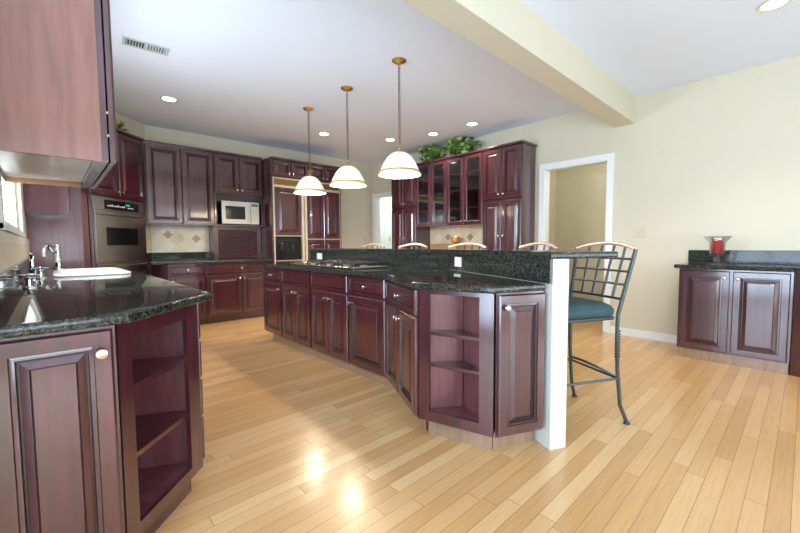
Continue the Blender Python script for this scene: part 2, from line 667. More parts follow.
window(1, 'x', XL, WY0, WY1, WZ0, WZ1, 2, 2, XL, 0.06, 0.035)
window(2, 'x', NX, -1.9, 1.34, 0.08, 2.25, 4, 1, NX)
for n, (a, b) in enumerate(((-0.85, 0.6), (0.8, 2.4), (2.6, 4.2)), 3):
    window(n, 'y', NY, a, b, 0.3, 2.4, 2, 2, NY)

# island half wall carrying the raised bar
TN, NN = Vector((0.436, 0.90, 0)), Vector((0.90, -0.436, 0))


def sp(n, t):
    return (NN.x * n + TN.x * t, NN.y * n + TN.y * t)


def strip(n0, n1, x0, x1, t0, yend):
    """plan polygon of a band following the near angled leg then the long leg of the island"""
    def bend(n, x):
        return (x, (NN.x * x - n) / -NN.y)
    return [sp(n0, t0), sp(n1, t0), bend(n1, x1), (x1, yend), (x0, yend), bend(n0, x0)]


IY = 4.43
bm = bmesh.new()
prism(bm, strip(1.362, 1.466, 2.525, 2.642, 1.675, IY), 0, 1.0475)
struct('wall_island', bm, 'post')

# ------------------------------------------------------------------ island cabinets
FZ0, FZ1 = 0.105, 0.876        # base cabinet body
DZ = (0.118, 0.700)            # doors
RZ = (0.718, 0.862)            # drawers


def base_unit(name, label, p0, p1, poly, group=None, toe=None, mat='cherry', toe_mat='toe'):
    loc, rz, L = frame(p0, p1)
    r = thing(name, label, 'cabinet', loc, rz, group)
    bm = bmesh.new()
    prism(bm, to_local(p0, rz, poly), FZ0, FZ1)
    obj('carcass', bm, mat, r)
    if toe:
        bm = bmesh.new()
        prism(bm, to_local(p0, rz, toe), 0.0, FZ0)
        obj('toe_kick', bm, toe_mat, r)
    return r, L


IX, IB = 1.86, 2.488
YS = [4.39, 3.91, 3.28, 2.645, 2.152]
ilab = ['narrow cherry island cabinet at the far end by the refrigerator, one drawer over one door',
        'cherry island cabinet with two doors under a knobless panel, second from the far end',
        'cherry island cabinet with two doors under a knobless panel, third from the far end',
        'cherry island cabinet with drawer and single wide door, beside the angled bend']
for i in range(4):
    a, b = YS[i] - 0.0015, YS[i + 1] + 0.0015
    r, L = base_unit('base_cabinet', ilab[i], (IX, a), (IX, b), [(IX, a), (IX, b), (IB, b), (IB, a)], 'island base cabinets',
                     [(IX + 0.068, a - (0.05 if i == 0 else 0)), (IX + 0.068, b), (IB, b), (IB, a - (0.05 if i == 0 else 0))])
    e = 0.010
    if i in (0, 3):
        drawer(r, e, L - e, *RZ)
        kx = L - e - 0.032 if i == 0 else e + 0.032
        door(r, e, L - e, *DZ, (kx, DZ[1] - 0.06))
    else:
        drawer(r, e, L - e, *RZ, kn=False)
        h = L / 2
        door(r, e, h - 0.002, *DZ, (h - 0.034, DZ[1] - 0.06))
        door(r, h + 0.002, L - e, *DZ, (h + 0.034, DZ[1] - 0.06))
MP = (1.985, 1.530)
# angled drawer and doors unit
p0, p1 = (1.858, 2.147), (1.552, 1.525)
r, L = base_unit('base_cabinet', 'angled cherry island cabinet with drawer and two narrow doors, next to the open shelves', p0, p1,
                 [p0, p1, (1.565, 1.520), (MP[0] - 0.02, MP[1] + 0.03), (2.470, 2.075), (IB, 2.11), (IB, 2.147)], 'island base cabinets',
                 [(1.928, 2.147), (1.625, 1.53), (MP[0] - 0.02, MP[1] + 0.04), (2.46, 2.08), (IB, 2.147)])
drawer(r, 0.012, L - 0.012, *RZ)
h = L / 2
door(r, 0.012, h - 0.002, *DZ, (h - 0.030, DZ[1] - 0.06))
door(r, h + 0.002, L - 0.012, *DZ, (h + 0.030, DZ[1] - 0.06))


def open_unit(label, p0, p1, apex, toe, zs, zbot, ztop, stile_l, stile_r, group, toe_mat='toe'):
    """corner unit with open triangular shelves"""
    loc, rz, L = frame(p0, p1)
    r = thing('open_shelf_cabinet', label, 'cabinet', loc, rz, group)
    ax, ay = to_local(p0, rz, [apex])[0]
    t = 0.018
    bm = B((0, stile_l, 0, t, FZ0, FZ1), (L - stile_r, L, 0, t, FZ0, FZ1), (stile_l, L - stile_r, 0, t, ztop, FZ1), (stile_l, L - stile_r, 0, t, FZ0, zbot))
    obj('face_frame', bm, 'cherry', r)
    bm = bmesh.new()
    prism(bm, [(0.004, t), (ax, ay), (ax - 0.006, ay - 0.02), (0.022, t)], FZ0, FZ1)
    prism(bm, [(L - 0.004, t), (L - 0.022, t), (ax + 0.0, ay - 0.02), (ax + 0.002, ay)], FZ0, FZ1)
    obj('back_panel', bm, 'inside', r)
    tri = [(0.026, t + 0.002), (L - 0.026, t + 0.002), (ax - 0.002, ay - 0.028)]
    bm = bmesh.new()
    prism(bm, tri, zbot - 0.02, zbot - 0.002)
    obj('bottom_panel', bm, 'inside', r)
    bm = bmesh.new()
    prism(bm, tri, FZ1 - 0.016, FZ1)
    obj('top_panel', bm, 'inside', r)
    for z in zs:
        bm = bmesh.new()
        prism(bm, tri, z - 0.018, z)
        obj('shelf', bm, 'cherry', r)
    bm = bmesh.new()
    prism(bm, to_local(p0, rz, toe), 0, FZ0)
    obj('toe_kick', bm, toe_mat, r)
    return r


open_unit('cherry corner unit of the island with open triangular shelves facing the aisle', (1.552, 1.515), (1.676, 1.092), (1.790, 1.362),
          [(1.617, 1.50), (1.727, 1.13), (1.83, 1.36)], (0.626, 0.440), 0.165, 0.848, 0.065, 0.078, 'open corner shelf units')
p0, p1 = (1.682, 1.082), (1.950, 0.957)
r, L = base_unit('base_cabinet', 'narrow cherry island end cabinet with one tall raised-panel door beside the white half wall', p0, p1,
                 [p0, p1, (2.462, 2.02), (MP[0] + 0.05, MP[1] - 0.03), (1.716, 1.094)], 'island base cabinets',
                 [(1.742, 1.135), (1.985, 1.022), (2.44, 1.98), (MP[0] + 0.05, MP[1] - 0.03)])
door(r, 0.010, L - 0.004, 0.118, 0.866, (0.045, 0.80))

# island stone
bm = bmesh.new()
prism(bm, [(1.822, IY), (1.826, 2.170), (1.497, 1.520), (1.622, 1.057), (1.938, 0.945), (2.4975, 2.087), (2.4975, IY)], 0.878, 0.915, 0.010)
tag(obj('island_countertop', bm, 'granite', None, True), 'dark speckled granite worktop of the island with the cooktop set in it', 'countertop')
bm = bmesh.new()
prism(bm, strip(1.342, 1.360, 2.503, 2.522, 1.672, IY), 0.9165, 1.0470)
tag(obj('granite_backsplash', bm, 'granite'), 'low dark granite splash between island worktop and raised bar', 'backsplash')
bm = bmesh.new()
prism(bm, strip(1.328, 1.772, 2.488, 2.955, 1.648, IY + 0.02), 1.0485, 1.0850, 0.011)
tag(obj('raised_bar_counter', bm, 'granite', None, True), 'raised dark granite bar counter on the island half wall', 'bar counter')


def plate(name, label, cat, loc, rz, w, h, n, mat, group=None, slots=True):
    """wall plate; front faces local -y"""
    r = thing(name, label, cat, loc, rz, group)
    bm = bmesh.new()
    box(bm, -w / 2, w / 2, -0.006, 0, -h / 2, h / 2, 0.0015)
    obj('cover_plate', bm, mat, r)
    for i in range(n):
        x = (i - (n - 1) / 2) * 0.046
        bm = B((x - 0.016, x + 0.016, -0.009, -0.006, -0.033, 0.033)) if h >= w or n > 1 else B((x - 0.033, x + 0.033, -0.009, -0.006, -0.016, 0.016))
        obj('rocker' if slots else 'socket', bm, mat, r)
    return r


plate('outlet', 'white outlet on granite splash behind the far burners', 'outlet', (2.5025, 4.19, 0.985), radians(-90), 0.118, 0.078, 1, 'white', 'outlets', False)
_x, _y = sp(1.3415, 2.772)
plate('outlet', 'white outlet on granite splash near the bend of the bar', 'outlet', (_x, _y, 0.985), atan2(-0.9, -0.436), 0.118, 0.078, 1, 'white', 'outlets', False)

# ------------------------------------------------------------------ cooktop
CX0, CX1, CY0, CY1 = 1.955, 2.415, 2.72, 3.90
ct = thing('gas_cooktop', 'stainless gas cooktop with black grates set into the island worktop', 'cooktop', (CX0, CY0, 0.9155))
w, l = CX1 - CX0, CY1 - CY0
bm = bmesh.new()
box(bm, 0, w, 0, l, 0, 0.010, 0.003)
obj('tray', bm, 'nickel', ct)
for gy in (0.03, 0.325, 0.62):
    bm = bmesh.new()
    g0, g1, x0, x1 = gy, gy + 0.27, 0.05, w - 0.03
    for y in (g0, (g0 + g1) / 2, g1):
        box(bm, x0, x1, y - 0.006, y + 0.006, 0.032, 0.046)
    for k in range(5):
        x = x0 + (x1 - x0) * k / 4
        box(bm, x - 0.006, x + 0.006, g0, g1, 0.032, 0.046)
    for x in (x0, x1):
        for y in (g0, g1):
            box(bm, x - 0.007, x + 0.007, y - 0.007, y + 0.007, 0.010, 0.034)
    obj('grate', bm, 'iron', ct)
    for x in (0.15, 0.34):
        bm = bmesh.new()
        lathe(bm, [(0.045, 0.010), (0.045, 0.016), (0.034, 0.017), (0.034, 0.023), (0.001, 0.024)], 20, None, (x, gy + 0.135, 0))
        obj('burner', bm, 'black', ct, True)
bm = bmesh.new()
box(bm, 0.03, w - 0.03, 0.93, l - 0.03, 0.010, 0.030, 0.006)
obj('griddle_cover', bm, 'nickel', ct)
for k in range(6):
    bm = bmesh.new()
    lathe(bm, [(0.017, 0.010), (0.015, 0.028), (0.001, 0.029)], 16, None, (0.024, 0.06 + k * 0.15, 0))
    obj('knob', bm, 'black', ct, True)

# ------------------------------------------------------------------ sink run on the left wall
# end cabinet facing the camera
LX = XL + 0.003
p0, p1 = (LX, 1.527), (0.148, 1.527)
r, L = base_unit('base_cabinet', 'cherry end cabinet nearest the camera with large raised-panel door below the sink worktop', p0, p1,
                 [p0, (0.144, 1.527), (0.118, 1.568), (0.118, 1.90), (LX, 1.90)], 'sink run base cabinets', [(LX, 1.58), (0.108, 1.58), (0.108, 1.90), (LX, 1.90)], toe_mat='cherry')
door(r, 0.003, L - 0.012, 0.118, 0.868, (L - 0.012 - 0.031, 0.795))
open_unit('cherry corner unit with open triangular shelves beside the near cabinet door', (0.150, 1.532), (0.478, 1.872), (0.155, 2.02),
          [(0.165, 1.62), (0.43, 1.89), (0.17, 1.99)], (0.640, 0.390), 0.150, 0.815, 0.062, 0.085, 'open corner shelf units', 'cherry')
# drawer stack and aisle units (facing +X)
AX = 0.480
p0, p1 = (AX, 1.885), (AX, 2.40)
r, L = base_unit('base_cabinet', 'cherry stack of four drawers seen edge on along the sink aisle', p0, p1, [p0, p1, (LX, 2.40), (LX, 2.03), (0.17, 2.03)], 'sink run base cabinets',
                 [(AX - 0.06, 1.95), (AX - 0.06, 2.40), (LX, 2.40), (LX, 2.05), (0.2, 2.05)])
for za, zb in ((0.118, 0.322), (0.330, 0.505), (0.513, 0.688), (0.696, 0.866)):
    drawer(r, 0.030, L - 0.01, za, zb)
for k, (a, b, nm) in enumerate(((2.403, 3.35, 'cherry two-door cabinet along the aisle between drawer stack and sink'), (3.353, 4.60, 'cherry two-door cabinet under the white sink'))):
    p0, p1 = (AX, a), (AX, b)
    loc, rz, L = frame(p0, p1)
    r = thing('base_cabinet', nm, 'cabinet', loc, rz, 'sink run base cabinets')
    zt = 0.876 if k == 0 else 0.66
    obj('carcass', B((0, L, 0, 0.02, FZ0, 0.876), (0, 0.018, 0.02, 0.632, FZ0, 0.876), (L - 0.018, L, 0.02, 0.632, FZ0, 0.876), (0.018, L - 0.018, 0.02, 0.632, FZ0, FZ0 + 0.018)), 'cherry', r)
    obj('toe_kick', B((0, L, 0.06, 0.632, 0, FZ0)), 'toe', r)
    h = L / 2
    drawer(r, 0.01, L - 0.01, *RZ, kn=False)
    door(r, 0.01, h - 0.002, *DZ, (h - 0.034, 0.64))
    door(r, h + 0.002, L - 0.01, *DZ, (h + 0.034, 0.64))
# worktop with sink cutout (sink sits on top of it: a bridge of four slabs around the bowl)
SX0, SX1, SY0, SY1 = 0.045, 0.435, 3.62, 4.42
bm = bmesh.new()
outer = [(LX, 1.490), (0.178, 1.496), (0.540, 1.872), (0.540, 5.16), (0.270, 5.185), (LX, 5.185)]
vo = [bm.verts.new((x, y, 0.915)) for x, y in outer]
vi = [bm.verts.new((x, y, 0.915)) for x, y in ((SX0, SY0), (SX1, SY0), (SX1, SY1), (SX0, SY1))]
eo = [bm.edges.new((vo[i], vo[(i + 1) % 6])) for i in range(6)]
ei = [bm.edges.new((vi[i], vi[(i + 1) % 4])) for i in range(4)]
fill = bmesh.ops.triangle_fill(bm, use_beauty=True, use_dissolve=False, edges=eo + ei)
fs = [g for g in fill['geom'] if isinstance(g, bmesh.types.BMFace)]
ex = bmesh.ops.extrude_face_region(bm, geom=fs)
for v in [g for g in ex['geom'] if isinstance(g, bmesh.types.BMVert)]:
    v.co.z -= 0.037
bmesh.ops.recalc_face_normals(bm, faces=bm.faces[:])
es = [e for e in bm.edges if len(e.link_faces) == 2 and e.calc_face_angle(0) > 1.0 and all(abs(v.co.z - e.verts[0].co.z) < 1e-5 for v in e.verts)]
bmesh.ops.bevel(bm, geom=es, offset=0.010, segments=3, affect='EDGES', profile=0.5)
tag(obj('sink_countertop', bm, 'granite', None, True), 'dark polished granite worktop in the left foreground holding the white sink', 'countertop')
tag(obj('granite_backsplash', B((LX, LX + 0.018, 1.60, 5.180, 0.9165, 1.030)), 'granite'), 'low dark granite splash along the window wall behind the sink', 'backsplash')
tag(obj('tile_backsplash', B((LX, LX + 0.008, 1.60, 5.180, 1.031, 1.200)), 'tile'), 'beige tile strip below the sink window', 'backsplash')
# sink
sk = thing('kitchen_sink', 'white enamel drop-in sink in the left worktop', 'sink', ((SX0 + SX1) / 2, (SY0 + SY1) / 2, 0.9155))


def rrect(hx, hy, r, n=5):
    pts = []
    for cx, cy, a0 in ((hx - r, hy - r, 0), (-hx + r, hy - r, 90), (-hx + r, -hy + r, 180), (hx - r, -hy + r, 270)):
        for k in range(n + 1):
            a = radians(a0 + 90 * k / n)
            pts.append((cx + r * cos(a), cy + r * sin(a)))
    return pts


bm = bmesh.new()
hx, hy = (SX1 - SX0) / 2, (SY1 - SY0) / 2
loops = []
for (gx, gy, r_, z) in ((0.035, 0.035, 0.09, 0.0005), (0.035, 0.035, 0.09, 0.009), (0.022, 0.022, 0.085, 0.017), (0.0, 0.0, 0.075, 0.016), (-0.012, -0.012, 0.07, 0.004), (-0.02, -0.02, 0.07, -0.16), (-0.06, -0.06, 0.06, -0.18)):
    loops.append([bm.verts.new((x, y, z)) for x, y in rrect(hx + gx, hy + gy, r_)])
for a, b in zip(loops, loops[1:]):
    for i in range(len(a)):
        j = (i + 1) % len(a)
        bm.faces.new((a[i], a[j], b[j], b[i]))
bm.faces.new(loops[-1])
obj('basin', bm, 'sink', sk, True)
bm = bmesh.new()
lathe(bm, [(0.04, -0.1785), (0.035, -0.176), (0.001, -0.177)], 20)
obj('drain', bm, 'steel', sk, True)
# faucet with hooked spout
fc = thing('faucet', 'chrome faucet with hooked spout at the back of the white sink', 'faucet', (0.048, 4.40, 0.9325))
bm = bmesh.new()
lathe(bm, [(0.030, 0), (0.030, 0.008), (0.018, 0.014), (0.016, 0.05), (0.020, 0.056), (0.015, 0.064), (0.015, 0.125), (0.021, 0.132), (0.021, 0.148), (0.014, 0.156), (0.012, 0.172), (0.017, 0.180), (0.013, 0.192), (0.001, 0.198)], 20)
obj('column', bm, 'chrome', fc, True)
bm = bmesh.new()
d = Vector((-0.38, -0.92, 0))
pts = [d * 0.015 + Vector((0, 0, 0.140)), d * 0.05 + Vector((0, 0, 0.133)), d * 0.09 + Vector((0, 0, 0.150)), d * 0.125 + Vector((0, 0, 0.180)), d * 0.16 + Vector((0, 0, 0.182)), d * 0.185 + Vector((0, 0, 0.165)), d * 0.195 + Vector((0, 0, 0.135)), d * 0.196 + Vector((0, 0, 0.105))]
tube(bm, pts, [0.011, 0.011, 0.011, 0.011, 0.011, 0.011, 0.013, 0.013], 10)
obj('spout', bm, 'chrome', fc, True)
fc.scale = (1.12, 1.12, 1.12)
# cross handle valves
for k, (x, y, lab) in enumerate(((-0.052, 3.55, 'chrome cross-handle valve beside the near end of the sink'), (-0.085, 2.72, 'chrome cross-handle valve on the worktop nearest the camera'))):
    v = thing('tap_valve', lab, 'tap', (x, y, 0.9155), 0.4 + k, 'cross-handle taps')
    bm = bmesh.new()
    lathe(bm, [(0.028, 0), (0.027, 0.006), (0.014, 0.014), (0.012, 0.045), (0.017, 0.052), (0.012, 0.060), (0.001, 0.064)], 18)
    obj('valve_body', bm, 'chrome', v, True)
    bm = bmesh.new()
    for a in (0, pi / 2):
        tube(bm, [(cos(a) * -0.042, sin(a) * -0.042, 0.066), (0, 0, 0.070), (cos(a) * 0.042, sin(a) * 0.042, 0.066)], [0.008, 0.006, 0.008], 8)
    lathe(bm, [(0.010, 0.060), (0.013, 0.070), (0.006, 0.078), (0.001, 0.079)], 12)
    obj('cross_handle', bm, 'chrome', v, True)
sd = thing('side_spout', 'slim chrome side spout by the tile under the sink window', 'tap', (-0.095, 3.70, 0.9155))
bm = bmesh.new()
lathe(bm, [(0.026, 0), (0.025, 0.006), (0.018, 0.012), (0.018, 0.05), (0.022, 0.056), (0.015, 0.064), (0.014, 0.13), (0.001, 0.135)], 18)
obj('column', bm, 'chrome', sd, True)
bm = bmesh.new()
tube(bm, [(0, 0, 0.12), (0.0, -0.01, 0.15), (-0.0, -0.03, 0.165), (-0.0, -0.07, 0.166), (0.0, -0.085, 0.155)], 0.012, 10)
obj('spout', bm, 'chrome', sd, True)


# ------------------------------------------------------------------ upper cabinets, left wall
def crown(root, pts, z, mat='cherry', proj=0.02, h=0.03):
    """simple stepped crown along a local plan polygon"""
    bm = bmesh.new()
    prism(bm, pts, z, z + h, 0.006, 2)
    return obj('crown', bm, mat, root)


uz0, uz1 = 1.430, 2.515
loc, rz, L = frame((0.150, 1.700), (0.150, 2.550))
r = thing('wall_cabinet', 'cherry wall cabinet overhead in the top left corner, its pale underside showing', 'cabinet', loc, rz, 'cherry wall cabinets')
dp = 0.302
obj('side_panel', B((0, 0.018, 0, dp, uz0, uz1)), 'pale_side', r)
obj('carcass', B((L - 0.018, L, 0, dp, uz0, uz1), (0.018, L - 0.018, 0.285, dp, uz0, uz1), (0.018, L - 0.018, 0, 0.285, uz1 - 0.02, uz1), (0.018, L - 0.018, 0.0, 0.018, uz0, uz0 + 0.05)), 'cherry', r)
obj('underside_panel', B((0.0185, L - 0.0185, 0.0185, 0.2845, uz0 + 0.022, uz0 + 0.034)), 'laminate', r)
cl = obj('cleat', B((L - 0.050, L - 0.019, 0.019, 0.284, uz0 + 0.001, uz0 + 0.0215)), 'rawwood', r)
for y in (0.06, 0.22):
    bm = bmesh.new()
    lathe(bm, [(0.006, -0.002), (0.006, 0.0), (0.001, 0.0005)], 10, None, (L - 0.034, y, uz0 + 0.001))
    obj('screw', bm, 'black', cl)
bm = bmesh.new()
box(bm, 0, L, -0.018, -0.0005, uz0 + 0.002, uz1)
obj('face_frame', bm, 'cherry', r)
h = L / 2
door(r, 0.001, h - 0.002, uz0, uz1 - 0.01, (h - 0.035, uz0 + 0.06), y=-0.0235)
door(r, h + 0.002, L - 0.003, uz0, uz1 - 0.01, (h + 0.035, uz0 + 0.06), y=-0.0235)
for z in (1.52, 1.60):
    obj('bumper', B((0.004, 0.010, -0.0234, -0.0182, z, z + 0.008)), 'white', r)

r = thing('wall_cabinet', 'small cherry wall cabinet between the sink window and the oven tower', 'cabinet', (0.145, 4.90, 0), radians(90), 'cherry wall cabinets')
obj('carcass', B((0, 0.27, 0, 0.297, 1.445, 2.50)), 'panel', r)
obj('light_rail', B((0, 0.27, -0.004, 0.297, 1.425, 1.4445)), 'cherry', r)
door(r, 0.005, 0.265, 1.45, 2.495, (0.03, 1.466), y=-0.0005)

# ------------------------------------------------------------------ corner oven tower (45 degrees)
S2 = math.sqrt(0.5)
T0, T1 = (0.335, 5.415), (0.955, 6.035)
loc, rz, L = frame(T0, T1)
tw = thing('oven_tower', 'tall cherry oven tower set diagonally across the room corner', 'cabinet', loc, rz)
tz1 = 2.512
full = to_local(T0, rz, [T0, T1, (0.868, 6.122), (0.862, 6.120), (0.0, 5.352), (LX, 5.198), (0.268, 5.198)])
OZ0, OZ1, OZM = 0.30, 1.700, 0.935
CZ = 1.72
bm = bmesh.new()
prism(bm, full, 0.10, OZ0 - 0.01)
prism(bm, full, CZ - 0.015, tz1)
ins = to_local(T0, rz, [T0, (T0[0] + 0.03 * S2, T0[1] + 0.03 * S2), (0.26, 5.50), (LX, 5.202), (LX, 5.198), (0.268, 5.198)])
pr2 = [(0, 0), (0.040, 0), (0.040, 0.10), (-0.02, 0.09)]
prism(bm, pr2, OZ0 - 0.01, CZ - 0.015)
box(bm, L - 0.040, L, 0, 0.115, OZ0 - 0.01, CZ - 0.015)
box(bm, 0.04, L - 0.04, 0.095, 0.115, OZ0 - 0.01, CZ - 0.015)
obj('carcass', bm, 'cherry', tw)
bm = bmesh.new()
sp0 = to_local(T0, rz, [(LX, 5.1875), (0.262, 5.1875), (0.327, 5.406), (0.322, 5.410), (0.258, 5.1965), (LX, 5.1965)])
prism(bm, sp0, 0.0, tz1)
obj('side_panel', bm, 'panel', tw)
bm = bmesh.new()
prism(bm, [(-0.02, -0.035), (L + 0.005, -0.035), (L + 0.005, 0.10), (0.0, 0.10)], tz1, tz1 + 0.03, 0.006, 2)
obj('crown', bm, 'cherry', tw)
obj('toe_kick', B((0.0, L, 0.05, 0.10, 0, 0.10)), 'toe', tw)
h = L / 2
door(tw, 0.012, h - 0.002, CZ + 0.005, tz1 - 0.01, (h - 0.034, CZ + 0.06))
door(tw, h + 0.002, L - 0.012, CZ + 0.005, tz1 - 0.01, (h + 0.034, CZ + 0.06))
drawer(tw, 0.012, L - 0.012, 0.115, 0.28)
# ovens
ov = thing('double_wall_oven', 'stainless double wall oven with black control display in the corner tower', 'oven', loc, rz)
o0, o1 = 0.042, L - 0.042
bm = bmesh.new()
box(bm, o0, o1, -0.004, 0.09, OZ0, OZ1)
obj('housing', bm, 'steel', ov)
bm = bmesh.new()
box(bm, o0 + 0.004, o1 - 0.004, -0.022, -0.0045, 1.545, OZ1 - 0.006, 0.003)
cp = obj('control_panel', bm, 'steel', ov)
obj('display_panel', B((o0 + 0.15, o1 - 0.11, -0.0245, -0.0222, 1.560, 1.668)), 'black', cp)
obj('clock_display', B((o0 + 0.47, o0 + 0.54, -0.0255, -0.0246, 1.62, 1.645)), 'display', cp)
bm = bmesh.new()
for k in range(9):
    x = o0 + 0.19 + k * 0.031
    box(bm, x, x + 0.016, -0.0255, -0.0246, 1.595, 1.607 + (k % 3) * 0.006)
for k in range(4):
    x = o0 + 0.50 + k * 0.026
    box(bm, x, x + 0.014, -0.0255, -0.0246, 1.592, 1.606)
obj('button', bm, 'white', cp)
for za, zb in ((OZM + 0.004, 1.535), (OZ0 + 0.006, OZM - 0.004)):
    bm = bmesh.new()
    box(bm, o0 + 0.004, o1 - 0.004, -0.030, -0.0045, za, zb, 0.004)
    dd = obj('oven_door', bm, 'steel', ov)
    zc = za + (zb - za) * 0.52
    obj('oven_window', B((o0 + 0.15, o1 - 0.15, -0.032, -0.0302, zc - 0.11, zc + 0.10)), 'black', dd)
    bm = bmesh.new()
    tube(bm, [(o0 + 0.03, -0.060, zb - 0.035), (o1 - 0.03, -0.060, zb - 0.035)], 0.013, 12)
    for x in (o0 + 0.05, o1 - 0.05):
        tube(bm, [(x, -0.060, zb - 0.035), (x, -0.0302, zb - 0.035)], 0.009, 8)
    obj('handle', bm, 'nickel', dd, True)

# ------------------------------------------------------------------ far wall
FY = 5.775       # base front
UY = 6.092       # upper front
BY = YF - 0.003
r, L = base_unit('base_cabinet', 'cherry base cabinet with drawer and door beside the oven tower on the far wall', (1.140, FY), (1.605, FY),
                 [(1.140, FY), (1.605, FY), (1.605, BY), (1.075, BY), (1.01, 6.35), (1.000, 6.09)], 'far wall base cabinets',
                 [(1.15, FY + 0.07), (1.605, FY + 0.07), (1.605, BY), (1.09, BY), (1.02, 6.34), (1.02, 6.09)], toe_mat='cherry')
drawer(r, 0.010, L - 0.008, *RZ)
door(r, 0.010, L - 0.008, *DZ, (0.045, 0.64))
r, L = base_unit('base_cabinet', 'wide cherry base cabinet with one drawer over two doors below the microwave', (1.609, FY), (2.588, FY),
                 [(1.609, FY), (2.588, FY), (2.588, BY), (1.609, BY)], 'far wall base cabinets',
                 [(1.609, FY + 0.07), (2.588, FY + 0.07), (2.588, BY), (1.609, BY)], toe_mat='cherry')
drawer(r, 0.010, L - 0.01, *RZ)
h = L / 2
door(r, 0.010, h - 0.002, *DZ, (h - 0.034, 0.64))
door(r, h + 0.002, L - 0.01, *DZ, (h + 0.034, 0.64))
bm = bmesh.new()
prism(bm, [(0.950, 5.735), (2.590, 5.735), (2.590, BY), (1.075, BY), (0.985, 6.325), (0.985, 6.050), (0.950, 5.955)], 0.878, 0.915, 0.009)
tag(obj('far_countertop', bm, 'granite', None, True), 'dark granite worktop on the far wall between oven tower and refrigerator', 'countertop')
bm = bmesh.new()
prism(bm, [(1.845, BY), (1.062, BY), (0.892, 6.247), (0.905, 6.234), (1.070, BY - 0.018), (1.845, BY - 0.018)], 0.9165, 1.030)
tag(obj('granite_backsplash', bm, 'granite'), 'low dark granite splash below beige tile on the far wall', 'backsplash')


def accent(root, x, y, z, s=0.058):
    bm = bmesh.new()
    prism(bm, [(x + s * cos(a), z + s * sin(a)) for a in (0, pi / 2, pi, 3 * pi / 2)], 0, 0.004)
    prof = bm.verts[:]
    for v in prof:
        v.co = Vector((v.co.x, y - v.co.z, v.co.y))
    o = obj('accent_tile', bm, 'accent', root)
    for k, (q, m) in enumerate(((0.74, 'accent2'), (0.34, 'accent'))):
        bm = bmesh.new()
        prism(bm, [(x + s * q * cos(a), z + s * q * sin(a)) for a in (0, pi / 2, pi, 3 * pi / 2)], 0.0042 + 0.001 * k, 0.0048 + 0.001 * k)
        for v in bm.verts:
            v.co = Vector((v.co.x, y - v.co.z, v.co.y))
        obj('inlay', bm, m, o)


tb = thing('tile_backsplash', 'beige tile backsplash with two brown diamonds beside the microwave', 'backsplash', (1.075, BY, 1.0305))
obj('tile_field', B((0, 0.770, -0.008, 0, 0, 0.388)), 'tile', tb)
bm = bmesh.new()
prism(bm, [(-0.014, -0.001), (-0.004, -0.010), (-0.170, -0.176), (-0.182, -0.170)], 0, 0.388)
obj('tile_return', bm, 'tile', tb)
accent(tb, 1.285 - 1.075, -0.0085, 1.292 - 1.03)
accent(tb, 1.665 - 1.075, -0.0085, 1.232 - 1.03)
plate('outlet', 'almond outlet on the far wall tile between two brown diamonds', 'outlet', (1.452, BY - 0.0085, 1.245), 0, 0.072, 0.114, 1, 'almond', 'outlets', False)

r = thing('wall_cabinet', 'tall cherry wall cabinet with two doors between the oven tower and the microwave', 'cabinet', (0.985, UY, 0), 0, 'cherry wall cabinets')
L = 1.845 - 0.985
bm = bmesh.new()
prism(bm, [(0, 0), (L, 0), (L, BY - UY), (0.09, BY - UY), (0.0, 0.235)], 1.425, 2.515)
obj('carcass', bm, 'cherry', r)
bm = bmesh.new()
prism(bm, [(0, -0.03), (L, -0.03), (L, BY - UY), (0.09, BY - UY), (0.0, 0.235)], 2.5152, 2.545, 0.005, 2)
obj('crown', bm, 'cherry', r)
h = L / 2
door(r, 0.006, h - 0.004, 1.435, 2.505, (h - 0.036, 1.49), y=-0.0005)
door(r, h + 0.004, L - 0.006, 1.435, 2.505, (h + 0.036, 1.49), y=-0.0005)

r = thing('wall_cabinet', 'cherry wall cabinet with two short doors above the microwave niche', 'cabinet', (1.850, UY, 0), 0, 'cherry wall cabinets')
L = 2.590 - 1.850
dd = BY - UY
obj('carcass', B((0, L, 0, dd, 1.925, 2.515), (0, 0.025, 0, dd, 1.425, 1.925), (L - 0.025, L, 0, dd, 1.425, 1.925), (0.025, L - 0.025, 0, dd, 1.425, 1.447), (0.025, L - 0.025, dd - 0.01, dd, 1.447, 1.925)), 'cherry', r)
bm = bmesh.new()
prism(bm, [(0.001, -0.03), (L, -0.03), (L, dd), (0.001, dd)], 2.5152, 2.545, 0.005, 2)
obj('crown', bm, 'cherry', r)
h = L / 2
door(r, 0.010, h - 0.003, 1.935, 2.505, (h - 0.036, 1.985), y=-0.0005)
door(r, h + 0.003, L - 0.010, 1.935, 2.505, (h + 0.036, 1.985), y=-0.0005)

ga = thing('appliance_garage', 'cherry appliance garage with horizontal tambour slats under the microwave', 'cabinet', (1.850, 6.19, 0.9160))
L = 2.588 - 1.850
gd = BY - 6.19
obj('carcass', B((0, 0.065, 0, gd, 0, 0.506), (L - 0.065, L, 0, gd, 0, 0.506), (0.065, L - 0.065, 0, 0.05, 0.455, 0.506), (0.065, L - 0.065, gd - 0.01, gd, 0, 0.506)), 'cherry', ga)
bm = bmesh.new()
for k in range(16):
    z = 0.004 + k * 0.028
    lathe(bm, [(0.0135, 0), (0.0135, L - 0.132)], 10, Matrix.Rotation(radians(90), 3, 'Y'), (0.066, 0.034, z + 0.0135))
obj('tambour_door', bm, 'cherry', ga)
obj('pull_bar', B((0.10, L - 0.10, 0.010, 0.0205, 0.012, 0.03)), 'cherry', ga)

